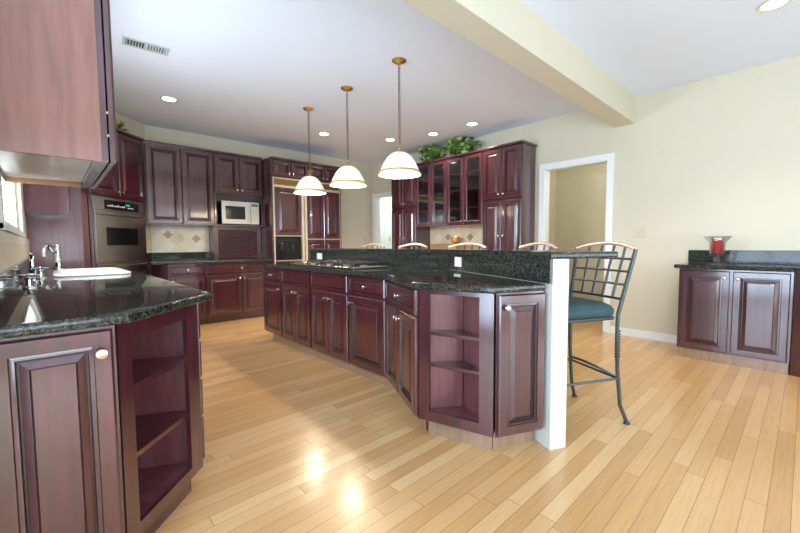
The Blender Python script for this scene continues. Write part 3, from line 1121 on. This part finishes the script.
# microwave
mw = thing('microwave', 'white microwave oven in the niche on the far wall', 'microwave', (1.935, 6.045, 1.4475))
bm = bmesh.new()
box(bm, 0, 0.575, 0.02, 0.355, 0.010, 0.365, 0.006)
obj('case', bm, 'black', mw)
bm = bmesh.new()
box(bm, 0.002, 0.435, 0, 0.0195, 0.014, 0.361, 0.005)
dm = obj('microwave_door', bm, 'whiteapp', mw)
obj('door_window', B((0.055, 0.350, -0.002, 0.0005, 0.085, 0.285)), 'black', dm)
bm = bmesh.new()
tube(bm, [(0.405, -0.025, 0.06), (0.405, -0.025, 0.32)], 0.009, 10)
for z in (0.08, 0.30):
    tube(bm, [(0.405, -0.025, z), (0.405, 0.002, z)], 0.007, 8)
obj('handle', bm, 'whiteapp', dm, True)
bm = bmesh.new()
box(bm, 0.438, 0.573, 0, 0.0195, 0.014, 0.361, 0.005)
cp = obj('control_panel', bm, 'whiteapp', mw)
obj('display', B((0.46, 0.55, -0.001, 0.0005, 0.295, 0.335)), ['black'], cp)
obj('clock_display', B((0.475, 0.535, -0.0018, -0.0011, 0.305, 0.325)), 'display', cp)
bm = bmesh.new()
for i in range(3):
    for j in range(5):
        box(bm, 0.458 + i * 0.034, 0.484 + i * 0.034, -0.0015, 0.0005, 0.06 + j * 0.042, 0.088 + j * 0.042)
obj('keypad', bm, 'almond', cp)
bm = bmesh.new()
for x in (0.05, 0.525):
    for y in (0.06, 0.31):
        lathe(bm, [(0.012, 0), (0.012, 0.0105)], 10, None, (x, y, 0))
obj('foot', bm, 'black', mw)

# refrigerator with cherry panels and its surround
RY = 5.775
sr = thing('refrigerator_surround', 'tall cherry surround with four small top doors around the refrigerator', 'cabinet', (2.595, RY, 0))
W = 3.905 - 2.595
sd_ = BY - RY
obj('side_panel', B((0, 0.022, 0, sd_, 0, 2.485)), 'cherry', sr)
obj('side_panel', B((W - 0.022, W, 0, sd_, 0, 2.485)), 'cherry', sr)
obj('carcass', B((0.0225, W - 0.0225, 0, sd_, 2.215, 2.485)), 'cherry', sr)
bm = bmesh.new()
prism(bm, [(-0.0, -0.035), (W + 0.012, -0.035), (W + 0.012, sd_), (0, sd_)], 2.4852, 2.515, 0.006, 2)
obj('crown', bm, 'cherry', sr)
q = (W - 0.05) / 4
for k in range(4):
    a = 0.025 + q * k
    kx = a + q - 0.035 if k % 2 == 0 else a + 0.035
    door(sr, a + 0.004, a + q - 0.004, 2.225, 2.475, (kx, 2.27), y=-0.0005)
fr = thing('refrigerator', 'built-in refrigerator faced with cherry panels, black dispenser and metal edge trim', 'refrigerator', (2.620, RY - 0.012, 0))
W = 3.880 - 2.620
obj('body', B((0, W, 0.035, 0.62, 0.0, 2.205)), 'black', fr)
bm = B((0.002, W - 0.002, -0.004, 0.034, 2.188, 2.205), (0.002, W - 0.002, -0.004, 0.034, 2.075, 2.086), (0.002, 0.014, -0.004, 0.034, 2.086, 2.188), (W - 0.014, W - 0.002, -0.004, 0.034, 2.086, 2.188))
gl = obj('grille', bm, 'brasstrim', fr)
for k in range(4):
    obj('grille_slat', B((0.0145, W - 0.0145, -0.002, 0.030, 2.091 + k * 0.0245, 2.105 + k * 0.0245)), 'brass', gl)
SPL = 0.525
bm = B((0.002, SPL - 0.004, 0.0, 0.034, 0.12, 2.07))
d1 = obj('freezer_door', bm, 'brasstrim', fr)
obj('door_panel', panel_bm(0.022, SPL - 0.055, 1.285, 2.050, DOOR, -0.0003), ['cherry', 'groove'], d1)
obj('door_panel', panel_bm(0.022, SPL - 0.055, 0.14, 0.870, DOOR, -0.0003), ['cherry', 'groove'], d1)
dsp = obj('dispenser', B((0.022, SPL - 0.055, -0.012, -0.0003, 0.885, 1.270)), 'black', d1)
bm = B((0.08, SPL - 0.11, -0.016, -0.0125, 1.20, 1.215), (0.10, 0.13, -0.016, -0.0125, 1.05, 1.17), (0.20, 0.23, -0.016, -0.0125, 1.05, 1.17), (0.30, 0.33, -0.016, -0.0125, 1.05, 1.17))
obj('dispenser_lever', bm, 'iron', dsp)
obj('handle', B((SPL - 0.050, SPL - 0.012, -0.040, -0.0003, 0.20, 2.06)), 'brasstrim', d1)
bm = B((SPL + 0.004, W - 0.002, 0.0, 0.034, 0.12, 2.07))
d2 = obj('refrigerator_door', bm, 'brasstrim', fr)
obj('handle', B((SPL + 0.008, SPL + 0.046, -0.040, -0.0003, 0.20, 2.06)), 'brasstrim', d2)
xa, xb = SPL + 0.052, W - 0.022
xm = (xa + xb) / 2
for a, b in ((xa, xm - 0.002), (xm + 0.002, xb)):
    obj('door_panel', panel_bm(a, b, 1.235, 2.050, DOOR, -0.0003), ['cherry', 'groove'], d2)
    obj('door_panel', panel_bm(a, b, 0.14, 1.215, DOOR, -0.0003), ['cherry', 'groove'], d2)
obj('toe_grille', B((0.01, W - 0.01, 0.06, 0.10, 0.0, 0.11)), 'black', fr)

# ------------------------------------------------------------------ hutch on the right wall
HXF = 4.75
HB = XR - 0.003
hd = HB - HXF


def hutch_tall(label, ya, yb, split, side=False):
    loc, rz, L = frame((HXF, ya), (HXF, yb))
    r = thing('tall_cabinet', label, 'cabinet', loc, rz, 'tall hutch cabinets')
    obj('carcass', B((0, L, 0, hd, 0.10, 2.488)), 'cherry', r)
    bm = bmesh.new()
    prism(bm, [(-0.012 if not side else 0, -0.035), (L + (0.025 if side else 0), -0.035), (L + (0.025 if side else 0), hd), (-0.012 if not side else 0, hd)], 2.4882, 2.520, 0.006, 2)
    obj('crown', bm, 'cherry', r)
    obj('toe_kick', B((0.0, L, 0.05, hd, 0, 0.10)), 'toe', r)
    h = L / 2
    for a, b, s in ((0.006, h - 0.003, 1), (h + 0.003, L - 0.006, -1)):
        k = b - 0.034 if s > 0 else a + 0.034
        door(r, a, b, split + 0.022, 2.478, (k, split + 0.07), y=-0.0005)
        door(r, a, b, 0.94, split - 0.022, (k, 1.24), y=-0.0005)
        door(r, a, b, 0.115, 0.92, (k, 0.86), y=-0.0005)
    return r


hutch_tall('tall cherry cabinet at the near end of the hutch beside the cased doorway', 3.298, 2.664, 1.760, True)
hutch_tall('tall cherry cabinet at the far end of the hutch by the white passage', 5.330, 4.690, 1.780)
loc, rz, L = frame((HXF, 4.688), (HXF, 3.300))
gc = thing('glass_wall_cabinet', 'cherry wall cabinet with four glass doors over the hutch worktop', 'cabinet', loc, rz)
t = 0.018
zb0, zb1 = 1.42, 2.488
obj('carcass', B((0, t, 0, hd, zb0, zb1), (L - t, L, 0, hd, zb0, zb1), (t, L - t, hd - 0.012, hd, zb0, zb1), (t, L - t, 0, hd - 0.012, zb0, zb0 + t), (t, L - t, 0, hd - 0.012, zb1 - t, zb1), (L / 2 - t / 2, L / 2 + t / 2, 0, hd - 0.012, zb0 + t, zb1 - t)), 'cherry', gc)
for z in (1.70, 1.98, 2.24):
    for a, b in ((t, L / 2 - t / 2), (L / 2 + t / 2, L - t)):
        obj('shelf', B((a + 0.0005, b - 0.0005, 0.02, hd - 0.0125, z - 0.018, z)), 'inside', gc)
bm = bmesh.new()
prism(bm, [(0, -0.035), (L, -0.035), (L, hd), (0, hd)], 2.4882, 2.520, 0.006, 2)
obj('crown', bm, 'cherry', gc)
q = L / 4
for k in range(4):
    a, b = q * k + 0.003, q * (k + 1) - 0.003
    z0, z1, s = zb0 + 0.004, zb1 - 0.010, 0.062
    bm = bmesh.new()
    for (p, d_) in (((0, 0), (0, 0)),):
        rings = []
        for ins, dep in ((0, 0), (0, -0.013), (0.007, -0.020), (s - 0.010, -0.020), (s, -0.012), (s, 0)):
            rings.append([bm.verts.new((x, dep - 0.0005, z)) for x, z in ((a + ins, z0 + ins), (b - ins, z0 + ins), (b - ins, z1 - ins), (a + ins, z1 - ins))])
        for u, v in zip(rings, rings[1:] + rings[:1]):
            for i in range(4):
                j = (i + 1) % 4
                bm.faces.new((u[i], u[j], v[j], v[i]))
    dr = obj('glass_door', bm, 'cherry', gc)
    obj('glass_pane', B((a + s, b - s, -0.010, -0.006, z0 + s, z1 - s)), 'cabglass', dr)
    knob(dr, b - 0.03 if k % 2 == 0 else a + 0.03, z0 + 0.06, -0.0205)
r = thing('base_cabinet', 'cherry hutch base cabinet below the glass doors, mostly hidden by the bar', 'cabinet', loc, rz, 'hutch base cabinet')
obj('carcass', B((0.001, L - 0.001, 0, hd, 0.10, 0.876)), 'cherry', r)
obj('toe_kick', B((0.001, L - 0.001, 0.05, hd, 0, 0.10)), 'toe', r)
for k in range(4):
    door(r, q * k + 0.006, q * (k + 1) - 0.006, *DZ, None)
    drawer(r, q * k + 0.006, q * (k + 1) - 0.006, *RZ)
tag(obj('hutch_countertop', B((HXF - 0.03, HB, 3.302, 4.686, 0.8775, 0.915)), 'granite'), 'dark granite worktop of the hutch under the glass cabinet', 'countertop')
tb = thing('tile_backsplash', 'beige tile backsplash with two brown diamonds under the glass cabinet', 'backsplash', (HB, 4.686, 0.9155), radians(-90))
obj('tile_field', B((0, 1.384, -0.008, 0, 0.215, 0.503)), 'tile', tb)
obj('tile_border', B((0, 1.384, -0.010, 0, 0.0, 0.2148)), 'rawwood', tb)
accent(tb, 4.686 - 4.262, -0.0085, 1.249 - 0.9155, 0.062)
accent(tb, 4.686 - 3.792, -0.0085, 1.241 - 0.9155, 0.062)
lp = thing('votive_lamp', 'small glowing amber glass lamp on the hutch worktop', 'lamp', (4.96, 3.985, 0.9155))
bm = bmesh.new()
lathe(bm, [(0.05, 0), (0.05, 0.01), (0.015, 0.03), (0.013, 0.20), (0.03, 0.22), (0.001, 0.222)], 20)
obj('stand', bm, 'brass', lp, True)
bm = bmesh.new()
lathe(bm, [(0.035, 0.2225), (0.068, 0.245), (0.078, 0.285), (0.070, 0.325), (0.064, 0.325), (0.072, 0.285), (0.060, 0.25), (0.001, 0.23)], 24)
obj('amber_cup', bm, 'amber', lp, True)
bm = bmesh.new()
lathe(bm, [(0.001, 0.232), (0.022, 0.25), (0.026, 0.30), (0.014, 0.335), (0.001, 0.345)], 16)
obj('flame_bulb', bm, 'flame', lp, True)
cl = thing('wall_hook', 'small dark hook on the side of the far tall hutch cabinet', 'hook', (4.782, 5.3305, 1.88))
bm = bmesh.new()
box(bm, 0, 0.05, 0, 0.012, -0.03, 0.03, 0.003)
obj('back_plate', bm, 'iron', cl)
bm = bmesh.new()
tube(bm, [(0.025, 0.011, 0.01), (0.025, 0.05, 0.0), (0.025, 0.065, 0.02), (0.025, 0.06, 0.04)], 0.007, 8)
obj('hook_arm', bm, 'iron', cl, True)

# ------------------------------------------------------------------ right foreground low cabinet
RXF = 4.545
loc, rz, L = frame((RXF, 0.845), (RXF, 0.062))
r = thing('base_cabinet', 'low cherry sideboard cabinet with two raised-panel doors against the right wall', 'cabinet', loc, rz)
rd = HB - RXF
obj('carcass', B((0, L, 0, rd, 0.095, 0.876)), 'cherry', r)
obj('toe_kick', B((0.012, L - 0.004, 0.022, rd, 0, 0.0945)), 'toe', r)
h = L / 2 - 0.005
door(r, 0.020, h - 0.006, 0.108, 0.862, (h - 0.042, 0.80), y=-0.0005)
door(r, h + 0.016, L - 0.016, 0.108, 0.862, (h + 0.050, 0.80), y=-0.0005)
q0 = (RXF + 0.012, 0.056)
qd = Vector((-0.32, -0.947))
q1 = (q0[0] + qd.x * 0.62, q0[1] + qd.y * 0.62)
loc, rz, L = frame(q0, q1)
r = thing('base_cabinet', 'cherry cabinet continuing at an angle past the right edge of the sideboard', 'cabinet', loc, rz)
bm = bmesh.new()
prism(bm, to_local(q0, rz, [q0, q1, (HB, q1[1]), (HB, 0.056)]), 0.0, 0.876)
obj('carcass', bm, 'cherry', r)
door(r, 0.10, L - 0.02, 0.12, 0.862, (0.14, 0.80), y=-0.0005)
bm = bmesh.new()
prism(bm, [(RXF - 0.035, 0.885), (RXF - 0.035, 0.052), (q1[0] - 0.035, q1[1]), (HB, q1[1]), (HB, 0.885)], 0.878, 0.915, 0.009)
tag(obj('sideboard_countertop', bm, 'granite', None, True), 'dark granite worktop of the low right cabinet holding the red candle', 'countertop')
tag(obj('granite_backsplash', B((HB - 0.018, HB, q1[1], 0.872, 0.9165, 1.047)), 'granite'), 'dark granite splash against the right wall behind the red candle', 'backsplash')
ch = thing('candle_holder', 'red candle in a footed clear glass holder on the right worktop', 'candle', (4.88, 0.607, 0.9155))
bm = bmesh.new()
lathe(bm, [(0.085, 0), (0.083, 0.008), (0.03, 0.018), (0.018, 0.035), (0.030, 0.050), (0.018, 0.064), (0.030, 0.078), (0.052, 0.088), (0.062, 0.11), (0.066, 0.21), (0.115, 0.272), (0.112, 0.274), (0.062, 0.212), (0.058, 0.112), (0.048, 0.094), (0.001, 0.088)], 32)
obj('glass_goblet', bm, 'glass', ch, True)
bm = bmesh.new()
lathe(bm, [(0.001, 0.097), (0.044, 0.099), (0.048, 0.115), (0.048, 0.225), (0.045, 0.232), (0.001, 0.230)], 28)
obj('candle', bm, 'wax', ch, True)
bm = bmesh.new()
lathe(bm, [(0.050, 0.238), (0.053, 0.239), (0.053, 0.256), (0.050, 0.256)], 28, close=True)
obj('metal_ring', bm, 'nickel', ch, True)
bm = bmesh.new()
tube(bm, [(0, 0, 0.228), (0.001, 0, 0.245)], 0.0015, 6)
obj('wick', bm, 'black', ch)

plate('light_switch', 'double almond light switch on the cream right wall beside the doorway', 'switch', (XR - 0.0005, 1.344, 1.250), radians(-90), 0.118, 0.118, 2, 'almond', 'light switches')
plate('light_switch', 'almond light switch on the far wall left of the white passage', 'switch', (4.93, YF - 0.0005, 1.245), 0, 0.075, 0.118, 1, 'almond', 'light switches')
plate('light_switch', 'pale light switch on the white wall inside the far passage', 'switch', (HX - 0.0005, 7.11, 1.26), radians(-90), 0.085, 0.13, 1, 'almond', 'light switches')


# ------------------------------------------------------------------ bar stools
def make_stool():
    r = thing('bar_stool', '', 'stool', (0, 0, 0), 0, 'bar stools along the island')
    hw = 0.205
    # seat frame and cushion
    bm = bmesh.new()
    c = rrect(hw, 0.205, 0.05, 4)
    tube(bm, [(x, y - 0.005, 0.672) for x, y in c], 0.011, 8, True)
    obj('seat_frame', bm, 'pewter', r, True)
    bm = bmesh.new()
    loops = []
    for gx, z in ((0.004, 0.684), (0.012, 0.700), (0.012, 0.725), (0.0, 0.748), (-0.03, 0.765), (-0.09, 0.772)):
        loops.append([bm.verts.new((x, y - 0.008, z)) for x, y in rrect(hw + gx, 0.200 + gx, 0.06, 5)])
    for a, b in zip(loops, loops[1:]):
        for i in range(len(a)):
            j = (i + 1) % len(a)
            bm.faces.new((a[i], a[j], b[j], b[i]))
    bm.faces.new(loops[0][::-1]); bm.faces.new(loops[-1])
    obj('seat', bm, 'teal', r, True)
    # legs
    for s in (-1, 1):
        bm = bmesh.new()
        tube(bm, [(s * 0.222, 0.285, 0.012), (s * 0.207, 0.245, 0.12), (s * 0.202, 0.222, 0.35), (s * 0.203, 0.212, 0.62), (s * 0.205, 0.212, 0.69)], 0.0115, 8)
        lg = obj('leg', bm, 'pewter', r, True)
        bm = bmesh.new()
        lathe(bm, [(0.020, 0), (0.020, 0.008), (0.013, 0.016), (0.001, 0.018)], 12, None, (s * 0.222, 0.287, 0))
        obj('foot_pad', bm, 'pewter', lg, True)
        bm = bmesh.new()
        for k in range(10):
            lathe(bm, [(0.008, 0), (0.0165, 0.005), (0.0165, 0.011), (0.008, 0.016)], 10, None, (s * 0.2025, 0.218, 0.42 + k * 0.018))
        obj('twisted_grip', bm, 'pewter', lg, True)
        bm = bmesh.new()
        tube(bm, [(s * 0.222, -0.225, 0.012), (s * 0.205, -0.205, 0.12), (s * 0.198, -0.195, 0.35), (s * 0.200, -0.195, 0.62), (s * 0.200, -0.195, 0.672)], 0.0115, 8)
        lg = obj('leg', bm, 'pewter', r, True)
        bm = bmesh.new()
        lathe(bm, [(0.020, 0), (0.020, 0.008), (0.013, 0.016), (0.001, 0.018)], 12, None, (s * 0.222, -0.227, 0))
        obj('foot_pad', bm, 'pewter', lg, True)
        # side stretcher
        bm = bmesh.new()
        tube(bm, [(s * 0.203, 0.228, 0.29), (s * 0.200, -0.197, 0.29)], 0.008, 8)
        obj('stretcher', bm, 'pewter', r, True)
    bm = bmesh.new()
    tube(bm, [(-0.203, 0.228, 0.29), (0.203, 0.228, 0.29)], 0.008, 8)
    obj('stretcher', bm, 'pewter', r, True)
    bm = bmesh.new()
    tube(bm, arc((-0.203, 0.226, 0.30), (0.203, 0.226, 0.30), (0, -0.09, 0.055), 14), 0.008, 8)
    obj('curved_brace', bm, 'pewter', r, True)
    bm = bmesh.new()
    tube(bm, [(-0.20, -0.197, 0.29), (0.20, -0.197, 0.29)], 0.010, 8)
    obj('footrest', bm, 'pewter', r, True)
    # back
    def bp(u, v):            # u -1..1 across, v 0..1 up
        w = 0.205 + 0.035 * v
        return Vector((u * w, 0.212 + 0.085 * v - 0.0 + 0.035 * (1 - u * u) * (0.4 + 0.6 * v), 0.69 + 0.402 * v))
    for s in (-1, 1):
        bm = bmesh.new()
        tube(bm, [bp(s, k / 8) for k in range(9)], 0.012, 8)
        obj('back_post', bm, 'pewter', r, True)
    bm = bmesh.new()
    pts = [bp(-1 + 2 * k / 14, 1.0) + Vector((0, 0, 0.038 * (1 - (-1 + 2 * k / 14) ** 2))) for k in range(15)]
    tube(bm, pts, 0.0125, 8)
    obj('top_rail', bm, 'copper', r, True)
    bm = bmesh.new()
    for v, m_ in ((0.24, 0), (0.46, 0), (0.66, 0), (0.85, 0)):
        tube(bm, [bp(-1 + 2 * k / 10, v) for k in range(11)], 0.0085, 6)
    obj('back_rail', bm, 'pewter', r, True)
    bm = bmesh.new()
    for k in range(1, 5):
        u = -1 + 2 * k / 5
        top = 1.0 + 0.08 * (1 - u * u)
        tube(bm, [bp(u, 0.24 + (top - 0.24) * j / 6) for j in range(7)], 0.0085, 6)
    obj('back_bar', bm, 'pewter', r, True)
    return r


st = make_stool()
spots = []
for t_ in (2.005, 2.70):
    x, y = sp(1.735, t_)
    spots.append((x, y, atan2(-0.9, -0.436)))
for y in (2.42, 3.22, 3.98):
    spots.append((2.895, y, radians(-90)))
slab = ['teal-seated iron bar stool in full view beside the white end of the half wall',
        'iron bar stool second from the near end of the bar, before the cased doorway',
        'iron bar stool with only its top rail showing before the tiled hutch splash',
        'iron bar stool with only its top rail showing before the far tall hutch cabinet',
        'iron bar stool farthest along the bar, top rail before the white passage']
for i, (x, y, a) in enumerate(spots):
    o = st if i == 0 else copy_tree(st)
    o.location = (x, y, 0)
    o.rotation_euler = (0, 0, a)
    o['label'] = slab[i]


# ------------------------------------------------------------------ pendants, downlights, vent
def make_pendant():
    r = thing('pendant_lamp', '', 'pendant lamp', (0, 0, ZC), 0, 'glass pendants over the island')
    bm = bmesh.new()
    lathe(bm, [(0.066, -0.0005), (0.066, -0.008), (0.050, -0.020), (0.018, -0.030), (0.008, -0.042), (0.001, -0.044)], 28)
    obj('canopy', bm, 'brass', r, True)
    bm = bmesh.new()
    zt, zb = -0.040, -0.765
    n = 24
    step = (zt - zb) / n
    for k in range(n):
        z = zt - step * (k + 0.5)
        pts = []
        for j in range(10):
            a = 2 * pi * j / 10
            u, w_ = 0.0115 * cos(a), (step * 0.64) * sin(a)
            pts.append((u, 0, z + w_) if k % 2 == 0 else (0, u, z + w_))
        tube(bm, pts, 0.0032, 5, True)
    obj('chain', bm, 'chain', r, True)
    bm = bmesh.new()
    tube(bm, [(0.02 * cos(2 * pi * j / 14), 0, -0.782 + 0.02 * sin(2 * pi * j / 14)) for j in range(14)], 0.0035, 6, True)
    obj('loop', bm, 'brass', r, True)
    bm = bmesh.new()
    lathe(bm, [(0.001, -0.797), (0.012, -0.80), (0.017, -0.812), (0.011, -0.822), (0.030, -0.835), (0.034, -0.846), (0.001, -0.848)], 20)
    obj('cap', bm, 'brass', r, True)
    bm = bmesh.new()
    pr_ = [(0.034, -0.842), (0.066, -0.850), (0.096, -0.870), (0.122, -0.898), (0.144, -0.930), (0.162, -0.965), (0.177, -1.000), (0.187, -1.022)]
    lathe(bm, pr_ + [(a - 0.004, b - 0.001) for a, b in pr_[::-1]], 64, close=True)
    obj('glass_shade', bm, 'shade', r, True)
    bm = bmesh.new()
    lathe(bm, [(0.1872, -1.0225), (0.195, -1.038), (0.203, -1.053), (0.199, -1.054), (0.191, -1.039), (0.1832, -1.0235)], 64, close=True)
    obj('glass_rim', bm, 'rim', r, True)
    bm = bmesh.new()
    lathe(bm, [(0.1868, -1.017), (0.1890, -1.017), (0.1950, -1.029), (0.1928, -1.030)], 64, close=True)
    obj('rim_band', bm, 'brass', r, True)
    bm = bmesh.new()
    lathe(bm, [(0.001, -0.862), (0.016, -0.866), (0.018, -0.90), (0.034, -0.93), (0.034, -0.95), (0.020, -0.975), (0.001, -0.982)], 20)
    obj('bulb', bm, 'bulb', r, True)
    return r


pn = make_pendant()
for i, (y, lab) in enumerate(((2.642, 'glass bell pendant nearest the camera, largest of the three over the island'),
                              (3.480, 'glass bell pendant between the other two over the island cooktop'),
                              (4.316, 'glass bell pendant farthest from the camera, in front of the refrigerator'))):
    o = pn if i == 0 else copy_tree(pn)
    o.location = (2.455, y, ZC)
    o['label'] = lab
    ld = bpy.data.lights.new('pendant_bulb_light', 'POINT')
    ld.energy = 24
    ld.color = (1.0, 0.88, 0.70)
    ld.shadow_soft_size = 0.03
    lo = bpy.data.objects.new('pendant_bulb_light', ld)
    col.objects.link(lo)
    lo.location = (2.455, y, ZC - 1.02)


def make_down():
    r = thing('recessed_downlight', '', 'downlight', (0, 0, ZC), 0, 'recessed ceiling lights')
    bm = bmesh.new()
    lathe(bm, [(0.070, -0.0005), (0.092, -0.0005), (0.094, -0.004), (0.088, -0.007), (0.070, -0.003)], 36, close=True)
    obj('trim_ring', bm, 'brasstrim', r, True)
    bm = bmesh.new()
    lathe(bm, [(0.001, -0.0012), (0.069, -0.0012), (0.069, -0.0028), (0.001, -0.0028)], 32)
    obj('lens', bm, 'glow', r)
    return r


dn = make_down()
for i, (x, y, lab) in enumerate(((1.097, 5.118, 'lit recessed downlight above the corner by the oven tower'),
                                 (3.184, 5.137, 'lit recessed downlight between the two far pendants, before the refrigerator'),
                                 (4.16, 4.70, 'lit recessed downlight just behind the nearest pendant chain'),
                                 (4.445, 4.018, 'lit recessed downlight above the left end of the ivy'),
                                 (4.497, 3.318, 'lit recessed downlight above the right end of the ivy'),
                                 (3.890, 0.228, 'lit recessed downlight at the top right, on the near side of the beam'))):
    o = dn if i == 0 else copy_tree(dn)
    o.location = (x, y, ZC)
    o['label'] = lab
    ld = bpy.data.lights.new('downlight_light', 'SPOT')
    ld.energy = 88
    ld.color = (1.0, 0.91, 0.79)
    ld.spot_size = radians(110)
    ld.spot_blend = 0.7
    ld.shadow_soft_size = 0.06
    lo = bpy.data.objects.new('downlight_light', ld)
    col.objects.link(lo)
    lo.location = (x, y, ZC - 0.012)

vt = thing('ceiling_vent', 'grey louvered air vent in the ceiling at upper left', 'vent', (0.68, 3.905, ZC), radians(-4))
bm = B((-0.165, 0.165, -0.075, -0.055, -0.008, -0.0005), (-0.165, 0.165, 0.055, 0.075, -0.008, -0.0005), (-0.165, -0.142, -0.055, 0.055, -0.008, -0.0005), (0.142, 0.165, -0.055, 0.055, -0.008, -0.0005), (-0.006, 0.006, -0.055, 0.055, -0.008, -0.0005))
obj('frame', bm, 'vent', vt)
obj('backing', B((-0.142, 0.142, -0.055, 0.055, -0.0018, -0.0008)), 'ventdark', vt)
bm = bmesh.new()
for k in range(14):
    x = -0.132 + k * 0.0203
    if abs(x) < 0.010:
        continue
    hw_ = 0.0052 if x > 0 else 0.0024
    box(bm, x - hw_, x + hw_, -0.055, 0.055, -0.0075, -0.002)
obj('louver', bm, 'vent', vt)


# ------------------------------------------------------------------ ivy
def ivy(label, center, length, width, height, n, direction, seed):
    rnd = random.Random(seed)
    r = thing('ivy_plant', label, 'plant', center, atan2(direction[1], direction[0]), 'ivy on top of the cabinets')
    bs = bmesh.new()
    tips = []
    for k in range(max(8, n // 22)):
        a = rnd.uniform(-0.36, 0.36) * length
        e = Vector((a * 1.2, rnd.uniform(-0.5, 0.5) * width, rnd.uniform(0.45, 1.1) * height))
        p = [Vector((a * 0.5, 0, 0.006)), Vector((a * 0.8, e.y * 0.4, e.z * 0.9)), e, e + Vector((rnd.uniform(-.06, .06), rnd.uniform(-.05, .05), -0.05 * rnd.random()))]
        tube(bs, p, 0.003, 5)
        tips.append(p)
    obj('stem', bs, 'stem', r)
    bm = bmesh.new()
    for k in range(n):
        p = rnd.choice(tips)
        q = rnd.random() * 3
        i = min(2, int(q))
        c = p[i].lerp(p[i + 1], q - i) + Vector((rnd.gauss(0, 0.03), rnd.gauss(0, 0.025), rnd.gauss(0.0, 0.022)))
        c.x = min(max(c.x, -length / 2), length / 2)
        env = max(0.55, 1 - 0.6 * (abs(c.x) / (length * 0.5)) ** 2)
        c.z = min(max(c.z, 0.022), height * env + 0.02)
        s = rnd.uniform(0.026, 0.046)
        rot = Matrix.Rotation(rnd.uniform(0, 2 * pi), 3, 'Z') @ Matrix.Rotation(rnd.uniform(-0.2, 1.5), 3, 'X') @ Matrix.Rotation(rnd.uniform(0, 2 * pi), 3, 'Z')
        shape = [(0, -0.9, 0), (0.75, -0.75, -0.12), (0.95, -0.1, -0.18), (0.45, 0.45, -0.05), (0, 1.1, -0.1), (-0.45, 0.45, -0.05), (-0.95, -0.1, -0.18), (-0.75, -0.75, -0.12)]
        vs = [rot @ (Vector(v) * s) + c for v in shape]
        if min(v.z for v in vs) < 0.003:
            dz = 0.003 - min(v.z for v in vs)
            vs = [v + Vector((0, 0, dz)) for v in vs]
        vv = [bm.verts.new(v) for v in vs]
        cc = bm.verts.new(sum(vs, Vector()) / 8 + rot @ Vector((0, 0, 0.12 * s)))
        for i in range(8):
            bm.faces.new((vv[i], vv[(i + 1) % 8], cc))
    obj('leaves', bm, 'leaf', r)
    return r


ivy('bushy green ivy on the glass cabinet, the lower left mound', (4.90, 4.52, 2.5205), 0.56, 0.24, 0.27, 400, (0, -1), 3)
ivy('bushy green ivy on the glass cabinet, the taller right mound', (4.90, 3.82, 2.5205), 0.62, 0.24, 0.30, 420, (0, -1), 5)
ivy('small trailing ivy on top of the oven tower', (0.58, 5.72, 2.5425), 0.36, 0.12, 0.11, 70, (S2, S2), 9)
